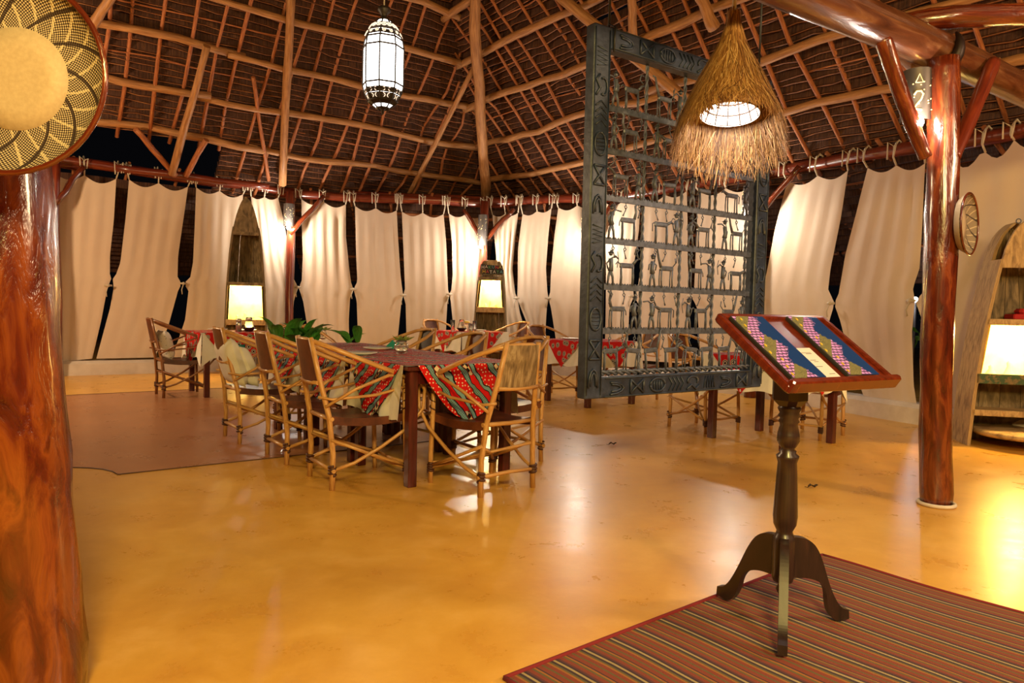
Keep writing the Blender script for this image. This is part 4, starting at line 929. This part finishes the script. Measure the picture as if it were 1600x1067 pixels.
chair(T0[1] + WD * (d + .05), -WD, 'cane armchair with brown leather back at the middle right of the long table', LT)
chair(T0[2] + WD * (d + .05), -WD, 'cane armchair with black hide back at the far right of the long table', LT, 'darkhide')
chair(T0[2] + AD * (d + .10), -AD, 'cane armchair at the far end of the long table behind the leaves', LT)
c9 = Vector((-3.97, 8.63, 0)); chair(c9, WD, 'dark cane armchair with a cushion at the far left, facing the red table', BT, 'darkleather')
t4, t5, t6 = TL[4][0], TL[5][0], TL[6][0]
chair(t4 + AD * (d + .20) + WD * -.06, -AD, 'leather-backed armchair at the left of the back table with glasses', BT)
chair(t4 + WD * (d + .16), -WD, 'leather-backed armchair at the right of the back table with glasses', BT)
chair(t5 + AD * (d + .18), -AD, 'leather-backed armchair behind the table left of the iron screen', BT)
chair(t5 + WD * (d + .20), -WD, 'pale armchair behind the lower left of the iron screen', BT)
chair(t6 + AD * (d + .20), -AD, 'armchair with crossed legs seen below the iron screen', BT)
chair(t6 + WD * (d + .06), -WD, 'armchair behind the menu stand, only its legs showing', BT)
def pillow(loc, face, lab, m, lean=.35, s=.19):
    r = thing('cushion', lab, 'cushion', loc); r.rotation_euler = (Matrix.Rotation(rz_to(face.x, face.y), 3, 'Z') @ Matrix.Rotation(lean, 3, 'X')).to_euler()
    g = G(); n = 14
    for sg in (-1, 1):
        rows = []
        for i in range(n + 1):
            row = []
            for j in range(n + 1):
                u, v = -1 + 2 * j / n, -1 + 2 * i / n; p = 1 - .10 * (1 - abs(v) ** 2) * abs(u) ** 3; q = 1 - .10 * (1 - abs(u) ** 2) * abs(v) ** 3
                row.append(Vector((u * s * p, sg * .075 * ((1 - u ** 4) * (1 - v ** 4)) ** .6, s + v * s * q)))
            rows.append(row if sg > 0 else row[::-1])
        g.sheet(rows)
    mk('cover', g, m, r); return r
pillow(c3 - WD * .20 + Vector((0, 0, .45)), WD, 'white cushion leaning in the third left armchair of the long table', M['white'], .30, .21)
p2 = pillow(c3 - WD * .09 + Vector((0, 0, .45)), WD, 'cushion with teal and red corners leaning against the white one', M['white'], .42, .18)
g = G(); g.prism([(-.17, .070, .17), (-.17, .070, .32), (-.02, .080, .33)], (0, .010, 0)); mk('patch', g, M['teal'], p2); g = G(); g.prism([(-.17, .070, .03), (-.17, .070, .16), (-.03, .080, .04)], (0, .010, 0)); mk('patch', g, M['red'], p2)
pillow(c9 - WD * .15 + Vector((0, 0, .44)), WD, 'printed white cushion in the far left armchair', M['cushion'], .25, .18)

# ------------------------------------------------------------------ tableware
ZT = TH + .0105
def vase(px, py, lab):
    c = fl(px, py, ZT); r = thing('glass_vase', lab, 'vase', c, 0, 'glass bowls with succulents')
    g = G(); g.lathe([(0, .002), (.035, 0), (.052, .018), (.058, .045), (.050, .075), (.040, .088), (.044, .096), (.040, .096), (.036, .088), (.046, .073), (.053, .045), (.047, .02), (.0, .010)], 24); mk('bowl', g, M['glass'], r)
    g = G(); g.lathe([(0, .012), (.044, .022), (.050, .045), (.047, .06), (0, .06)], 18); mk('water', g, M['glass'], r)
    for k in range(9):
        a = k * 2.4; q = .02 + .004 * k; g = G()
        g.add([Vector((0, 0, .10)), Vector((q * math.cos(a - .35), q * math.sin(a - .35), .118)), Vector((q * 2.0 * math.cos(a), q * 2.0 * math.sin(a), .145 - .002 * k)), Vector((q * math.cos(a + .35), q * math.sin(a + .35), .118)), Vector((q * 1.1 * math.cos(a), q * 1.1 * math.sin(a), .100))], [(0, 1, 2), (0, 2, 3), (0, 4, 1), (4, 2, 1), (4, 3, 2), (0, 3, 4)]); mk('succulent_leaf', g, M['succulent'], r)
vase(503, 531, 'glass bowl with succulent on the far half of the long table'); vase(627, 552, 'glass bowl with succulent on the near half of the long table')
def tumbler(c, h, r_, lab, fill=None, group='drinking glasses'):
    r = thing('drinking_glass', lab, 'glass', c, 0, group); g = G(); g.lathe([(0, .004), (r_ * .8, 0), (r_, h), (r_ * .94, h), (r_ * .74, .008), (0, .008)], 18); mk('body', g, M['glass'], r)
    if fill: g = G(); g.lathe([(0, .009), (r_ * .74, .009), (r_ * .82, h * .4), (0, h * .4)], 14); mk('liquid', g, M[fill], r)
def carafe(c, lab):
    r = thing('wine_decanter', lab, 'decanter', c); g = G(); g.lathe([(0, 0), (.04, .002), (.075, .04), (.072, .055), (.062, .05), (.03, .012), (0, .012)], 20); mk('bowl', g, M['wine'], r)
    g = G(); g.lathe([(.040, .012), (.066, .055), (.045, .13), (.036, .18), (.033, .18), (.042, .13), (.062, .055)], 20); mk('neck', g, M['glass'], r)
def shaker(c, lab):
    r = thing('pepper_mill', lab, 'mill', c); g = G(); g.lathe([(0, 0), (.036, 0), (.036, .10), (.030, .125), (0, .125)], 16); mk('body', g, M['steel'], r)
    g = G(); g.lathe([(.030, .125), (.036, .135), (.034, .16), (.0, .165)], 16); mk('cap', g, M['steel'], r)
def plate(c, lab, r_=.12):
    r = thing('plate', lab, 'plate', c, 0, 'white plates'); g = G(); g.lathe([(0, 0), (r_ * .6, 0), (r_, .016), (r_, .020), (r_ * .6, .006), (0, .006)], 26); mk('dish', g, M['ceramic'], r)
def onT(k, x, y): p = TL[k][0] + WD * x + AD * y; return Vector((p.x, p.y, ZT))
shaker(fl(373, 518, ZT), 'steel pepper mill on the table before the tall boat shelf'); carafe(fl(389, 518, ZT), 'dark-bottomed glass decanter on the table before the tall boat shelf')
plate(fl(340, 516, ZT), 'white plate at the left of the table before the tall boat shelf'); plate(onT(3, .24, .1), 'white plate near the leaves on the table before the tall boat shelf')
tumbler(onT(4, -.33, -.02), .17, .035, 'tall glass at the left of the back table with the decanter'); carafe(onT(4, -.22, -.10), 'dark-bottomed glass decanter on the back table')
tumbler(onT(4, -.08, -.14), .12, .042, 'short glass holding candle light on the back table', 'ceramic'); tumbler(onT(4, .03, -.08), .16, .033, 'tall glass right of the lemon bowl on the back table')
r = thing('fruit_bowl', 'shallow bowl with lemon on the back table', 'bowl', onT(4, -.04, .06)); g = G(); g.lathe([(0, 0), (.04, .002), (.03, .08), (.075, .115), (.08, .125), (.07, .12), (.0, .10)], 18); mk('bowl', g, M['glass'], r); g = G(); g.ball((0, 0, .13), .045, 12, (1.4, 1, .7)); mk('lemon', g, M['lemon'], r)
plate(onT(4, .18, .02), 'white plate with napkin on the right of the back table')
tumbler(onT(5, .03, .05), .15, .035, 'clear glass at the left on the table behind the screen stile'); tumbler(onT(5, .13, .00), .18, .033, 'taller clear glass on the table behind the screen stile'); plate(onT(5, -.2, .15), 'white plate on the table behind the screen stile')
plate(onT(6, -.1, .2), 'white plate on the table behind the menu stand'); tumbler(onT(6, -.25, .1), .14, .034, 'glass on the table behind the menu stand')
plate(fl(590, 546, ZT), 'white plate beside the near glass bowl on the long table'); plate(onT(1, -.28, -.3), 'white plate at the left edge of the long table')
r = thing('napkin', 'folded teal napkin standing beside the near glass bowl', 'napkin', fl(610, 545, ZT)); g = G(); g.prism([(-.06, 0, 0), (.06, 0, 0), (.015, 0, .075)], (0, .04, 0)); g.prism([(-.02, .04, 0), (.07, .045, 0), (.03, .03, .06)], (0, .02, 0)); mk('fold', g, M['teal'], r)

# ------------------------------------------------------------------ leaf arrangements on the far end of the long table
def leaf(L, wd, bend):
    g = G(); rows = []
    for i in range(9):
        t = i / 8; w = wd * math.sin(PI * min(1, .08 + .92 * t) ** .8) * (1 - t ** 6); y = L * (t - .25 * bend * t * t); z = L * bend * (.9 * t - .55 * t * t) * 1.2
        rows.append([Vector((u * w, y, z + abs(u) * w * .35)) for u in (-1, -.5, 0, .5, 1)])
    g.sheet(rows); return mesh_of('leaf', g)
LM = [leaf(.30, .045, .6), leaf(.36, .055, .9), leaf(.26, .05, .4)]
for me in LM: me.materials.append(M['green'])
def foliage(c, n, lab, up, spread=.2, sx=1.):
    r = thing('leaf_arrangement', lab, 'leaves', c, TRZ)
    for i in range(n):
        o = bpy.data.objects.new('leaf', LM[i % 3]); COL.objects.link(o); o.parent = r; a = i * 2.4 + rng.uniform(-.3, .3)
        o.location = (rng.uniform(-spread, spread) * sx, rng.uniform(-spread * .4, spread * .4), .012); o.rotation_euler = (rng.uniform(*up), 0, a); s = rng.uniform(.75, 1.15); o.scale = (s, s, s)
pf = T0[2] + AD * .24 - WD * .30; foliage(Vector((pf.x, pf.y, ZT)), 30, 'cluster of pointed green leaves at the far end of the long table', (.0, .5), .2)
pf = T0[2] + AD * .15 + WD * .25; foliage(Vector((pf.x, pf.y, ZT)), 4, 'few broad green leaves lying right of the far glass bowl', (.0, .4), .06)

# ------------------------------------------------------------------ shelves made of upended boats
def boat_shelf(name, label, loc, face, w, h, dep, zn, extra, mats, power, cap=None, prof=None):
    """zn: (bottom, top) of the lit niche; extra: other shelf heights; cap: height above which the bow is boarded over in front"""
    r = thing(name, label, 'shelf', loc, math.atan2(face[0], -face[1])); hw = lambda z: w / 2 * float(np.interp(z / h, [0, .25, .5, .68, .8, .88, .94, .98, 1], prof or [1, .95, .86, .74, .62, .48, .33, .17, .03]))
    zs = [h * (1 - (1 - i / 18) ** 1.6) for i in range(19)]
    for s in (-1, 1):      # planked sides, two overlapping strakes each
        for (d0, d1, off, zmax) in ((-dep / 2, dep * .12, .012, .86), (dep * .05, dep / 2, 0, 1.0)):
            g = G(); a = []; b_ = []
            zz = [z for z in zs if z <= h * zmax]
            for z in zz:
                x = hw(z); a.append((x + off, z)); b_.append((max(x - .028, 0) + off, z))
            rows = [[Vector((s * x, d0, z)) for x, z in b_], [Vector((s * x, d0, z)) for x, z in a], [Vector((s * x, d1, z)) for x, z in a], [Vector((s * x, d1, z)) for x, z in b_], [Vector((s * x, d0, z)) for x, z in b_]]
            uv = [[(k * .3, z) for x, z in a] for k in range(5)]; g.sheet(rows, uv, False); mk('side_plank', g, M[mats[0]], r)
    nb = 4      # back boards
    for k in range(nb):
        f0, f1 = -1 + 2 * k / nb, -1 + 2 * (k + 1) / nb; g = G()
        rows = [[Vector((f * max(hw(z) - .02, 0.002) + q, dep / 2 - .02 + dz, z)) for z in zs] for f, q, dz in ((f0, .002, 0), (f1, -.002, 0), (f1, -.002, .015), (f0, .002, .015), (f0, .002, 0))]
        g.sheet(rows, [[(k + j * .2, z) for z in zs] for j in range(5)], False); mk('back_board', g, M[mats[1]], r)
    for z in list(zn) + list(extra):
        x = hw(z); g = G(); g.box((0, -.01, z), (2 * x - .03, dep - .06, .024)); mk('shelf_board', g, M[mats[0]], r)
        g = G(); g.box((0, -dep / 2 + .012, z), (2 * x + .01, .024, .055 if z != zn[0] else .09), None, .004); mk('front_batten', g, M[mats[2] if z == zn[0] else mats[0]], r)
    if cap:
        g = G(); zc = [cap + (h - cap) * i / 8 for i in range(9)]; ol = [(-hw(z), z) for z in zc] + [(hw(z), z) for z in zc[::-1][1:]]
        g.prism([(x, -dep / 2 - .005, z) for x, z in ol], (0, .03, 0)); mk('bow_board', g, M[mats[0]], r)
    x0_, x1_ = hw(zn[0]) - .045, hw(zn[1]) - .045
    g = G(); a, b_ = zn[0] + .014, zn[1] - .014; y0, y1 = -dep / 2 + .04, dep / 2 - .03
    g.add([(-x0_, y1, a), (x0_, y1, a), (x1_, y1, b_), (-x1_, y1, b_), (-x0_, y0, a), (-x1_, y0, b_), (x0_, y0, a), (x1_, y0, b_)], [(0, 3, 2, 1), (0, 4, 5, 3), (1, 2, 7, 6), (0, 1, 6, 4), (3, 5, 7, 2)]); mk('niche_lining', g, M['niche'], r)
    g = G(); g.ball((x1_ * .25, 0, b_ - .045), .024, 10); mk('bulb', g, M['bulb'], r)
    wl = r.matrix_basis if False else Matrix.Rotation(r.rotation_euler.z, 3, 'Z') @ Vector((x1_ * .2, -dep / 2 + .05, b_ - .07)) + Vector(loc)
    point('niche_light', wl, power, (1, .66, .18), .04)
    # little shell ornaments standing in the niche
    for k in range(3):
        g = G(); hgt = (.10, .15, .08)[k]; g.lathe([(.05, 0), (.045, .02), (.018, hgt * .6), (.024, hgt * .8), (0, hgt)], 10, (x0_ * (-.5 + .45 * k), .02 - .03 * k, a + .002)); mk('shell_ornament', g, M['niche'], r)
    return r
P1, n1 = wall_hit(374, 480); n1 = n1; c1 = P1 + n1 * .42; c1.z = 0
s1 = (c1.y) / FPX
boat_shelf('boat_shelf', 'tall weathered boat stood on end as lit shelf behind the far left table', c1, (n1.x * .5, n1.y), .66, at(377, 309, c1.y).z, .34, (at(377, 503, c1.y).z, at(377, 444, c1.y).z), (at(377, 366, c1.y).z,), ('boatdark', 'boatdark', 'boat'), 26, at(377, 364, c1.y).z)
c2 = Vector((VW[3].x, VW[3].y, 0)) + Vector((.12, -.62, 0))
h2 = at(768, 408, c2.y).z
b2 = boat_shelf('boat_shelf', 'small boat-shaped shelf with lit glass niche below the lettered sign', c2, (-.1, -1), .56, h2, .30, (at(768, 484, c2.y).z, at(768, 436, c2.y).z), (), ('boatdark', 'boatdark', 'boat'), 15, at(768, 430, c2.y).z, [1, .98, .92, .84, .77, .70, .62, .54, .44])
bl = fl(1510, 694); c3b = Vector((bl.x + .405, bl.y + .06, 0)); h3 = at(1590, 347, c3b.y).z
b3 = boat_shelf('boat_shelf', 'large weathered boat shelf with green batten at the right edge', c3b, (-.22, -1), .78, h3, .42, (at(1560, 590, c3b.y).z, at(1560, 503, c3b.y).z), (.30,), ('boat', 'boatdark', 'boatpaint'), 28, at(1560, 420, c3b.y).z, [1, .92, .78, .64, .53, .44, .32, .18, .05])
g = G(); g.lathe([(0, .0), (.40, .0), (.43, .03), (.40, .05), (0, .05)], 32, (.10, -.14, .10)); mk('round_foot_shelf', g, M['boat'], b3)
g = G(); g.tube([(.02 * math.cos(t), 0, h3 + .01 + .02 * math.sin(t)) for t in np.linspace(0, 2 * PI, 13)[:-1]], .005, 5, closed=True); mk('ring', g, M['iron'], b3)
z3 = at(1560, 503, c3b.y).z; g = G(); g.box((.12, .02, z3 + .05), (.30, .2, .05), None, .01); g.box((.14, .02, z3 + .10), (.22, .14, .05), None, .02)
o = mk('folded_cloth', g, M['red'], None, base=False); o.location = c3b; o.rotation_euler = (0, 0, b3.rotation_euler.z); tag(o, 'dark red folded cloth in the upper compartment of the large boat shelf', 'cloth')

# ------------------------------------------------------------------ lettered sign on the central post
sg = thing('lettered_sign', 'small dark boards with coloured letters above the central niche', 'sign', at(769, 418, c2.y - .22))
M['sign'] = plain('sign_board', (.02, .018, .018), .7)
g = G(); g.box((0, .03, .075), (.17, .03, .10), None, .006); mk('top_block', g, M['boat'], sg)
PAL = [plain('letter_%d' % i, c, .6) for i, c in enumerate([(.75, .7, .6), (.55, .04, .04), (.6, .5, .4), (.6, .4, .05), (.1, .3, .12), (.5, .05, .06), (.1, .3, .35)])]
dg = None
for row, (txt, z, bx) in enumerate((('HAKUNA', .005, -.01), ('MATATA', -.075, .01))):
    g = G(); g.box((bx, 0, z), (.37, .02, .072), Matrix.Rotation(.05 - .09 * row, 3, 'Y'), .004); bo = mk('board', g, M['sign'], sg)
    for i, chx in enumerate(txt):
        cu = bpy.data.curves.new('letter', 'FONT'); cu.body = chx; cu.size = .075; cu.align_x = 'CENTER'; cu.align_y = 'CENTER'; cu.extrude = .002; cu.resolution_u = 2
        tmp = bpy.data.objects.new('letter_tmp', cu); COL.objects.link(tmp); dg = bpy.context.evaluated_depsgraph_get(); me = bpy.data.meshes.new_from_object(tmp.evaluated_get(dg)); bpy.data.objects.remove(tmp)
        me.materials.clear(); me.materials.append(PAL[(i * 2 + row * 3) % 7]); o = bpy.data.objects.new('letter', me); COL.objects.link(o); o.parent = bo; o.location = (bx + -.145 + .058 * i, -.0125, z + (.003 if i % 2 else -.003)); o.rotation_euler = (PI / 2, .06 * math.sin(i * 3.), 0)

# ------------------------------------------------------------------ dry leaves fallen on the floor
for (x, y, lab) in ((1270, 763, 'curled dry leaf on the floor right of the menu stand'), (957, 696, 'small dry leaf on the floor below the iron screen')):
    c = fl(x, y); g = G(); rows = [[Vector((c.x + .032 * (t - .5) * 2, c.y + u * .02 * math.sin(PI * (.1 + .8 * t)), .003 + .012 * abs(u) + .014 * math.sin(t * 5) ** 2)) for u in (-1, -.4, .3, 1)] for t in np.linspace(0, 1, 7)]
    g.sheet(rows); g.tube([(c.x - .03, c.y, .006), (c.x - .05, c.y + .01, .008)], .0015, 4); tag(mk('dry_leaf', g, M['darkleaf']), lab, 'leaf')

# ------------------------------------------------------------------ outside in the dark: a shrub and a small garden lamp
def shrub(c, lab, n=60, R_=.5):
    r = thing('garden_shrub', lab, 'shrub', c)
    g = G(); g.tube([(0, 0, 0), (.02, .01, .5), (0, 0, 1.1)], .02, 6); mk('stem', g, M['ruddy'], r); g = G()
    for i in range(n):
        d = Vector(rng.normal(size=3)).normalized(); p = Vector((0, 0, .95)) + Vector((d.x * R_, d.y * R_, d.z * .75)) * rng.uniform(.5, 1); t = Vector(rng.normal(size=3)).normalized(); w = t.cross(d).normalized() * .035
        g.add([p - t * .09, p + w, p + t * .09, p - w], [(0, 1, 2, 3)])
    mk('foliage', g, M['green'], r)
shrub(Vector((5.0, 9.6, 0)), 'green shrub outside seen through the gap above the menu stand', 130, .55)
h = at(1430, 468, 9.6); gl = thing('garden_lamp', 'tiny bright garden lamp outside beside the right pillar', 'lamp', (h.x, h.y, 0)); g = G(); g.tube([(0, 0, 0), (0, 0, h.z - .04)], .02, 8); mk('stake', g, M['tin'], gl); g = G(); g.ball((0, 0, h.z), .035, 10); mk('globe', g, emit('garden_globe', (.8, .88, 1), 14), gl)
point('garden_light', h + Vector((0, 0, .12)), 4, (.8, .88, 1), .04)
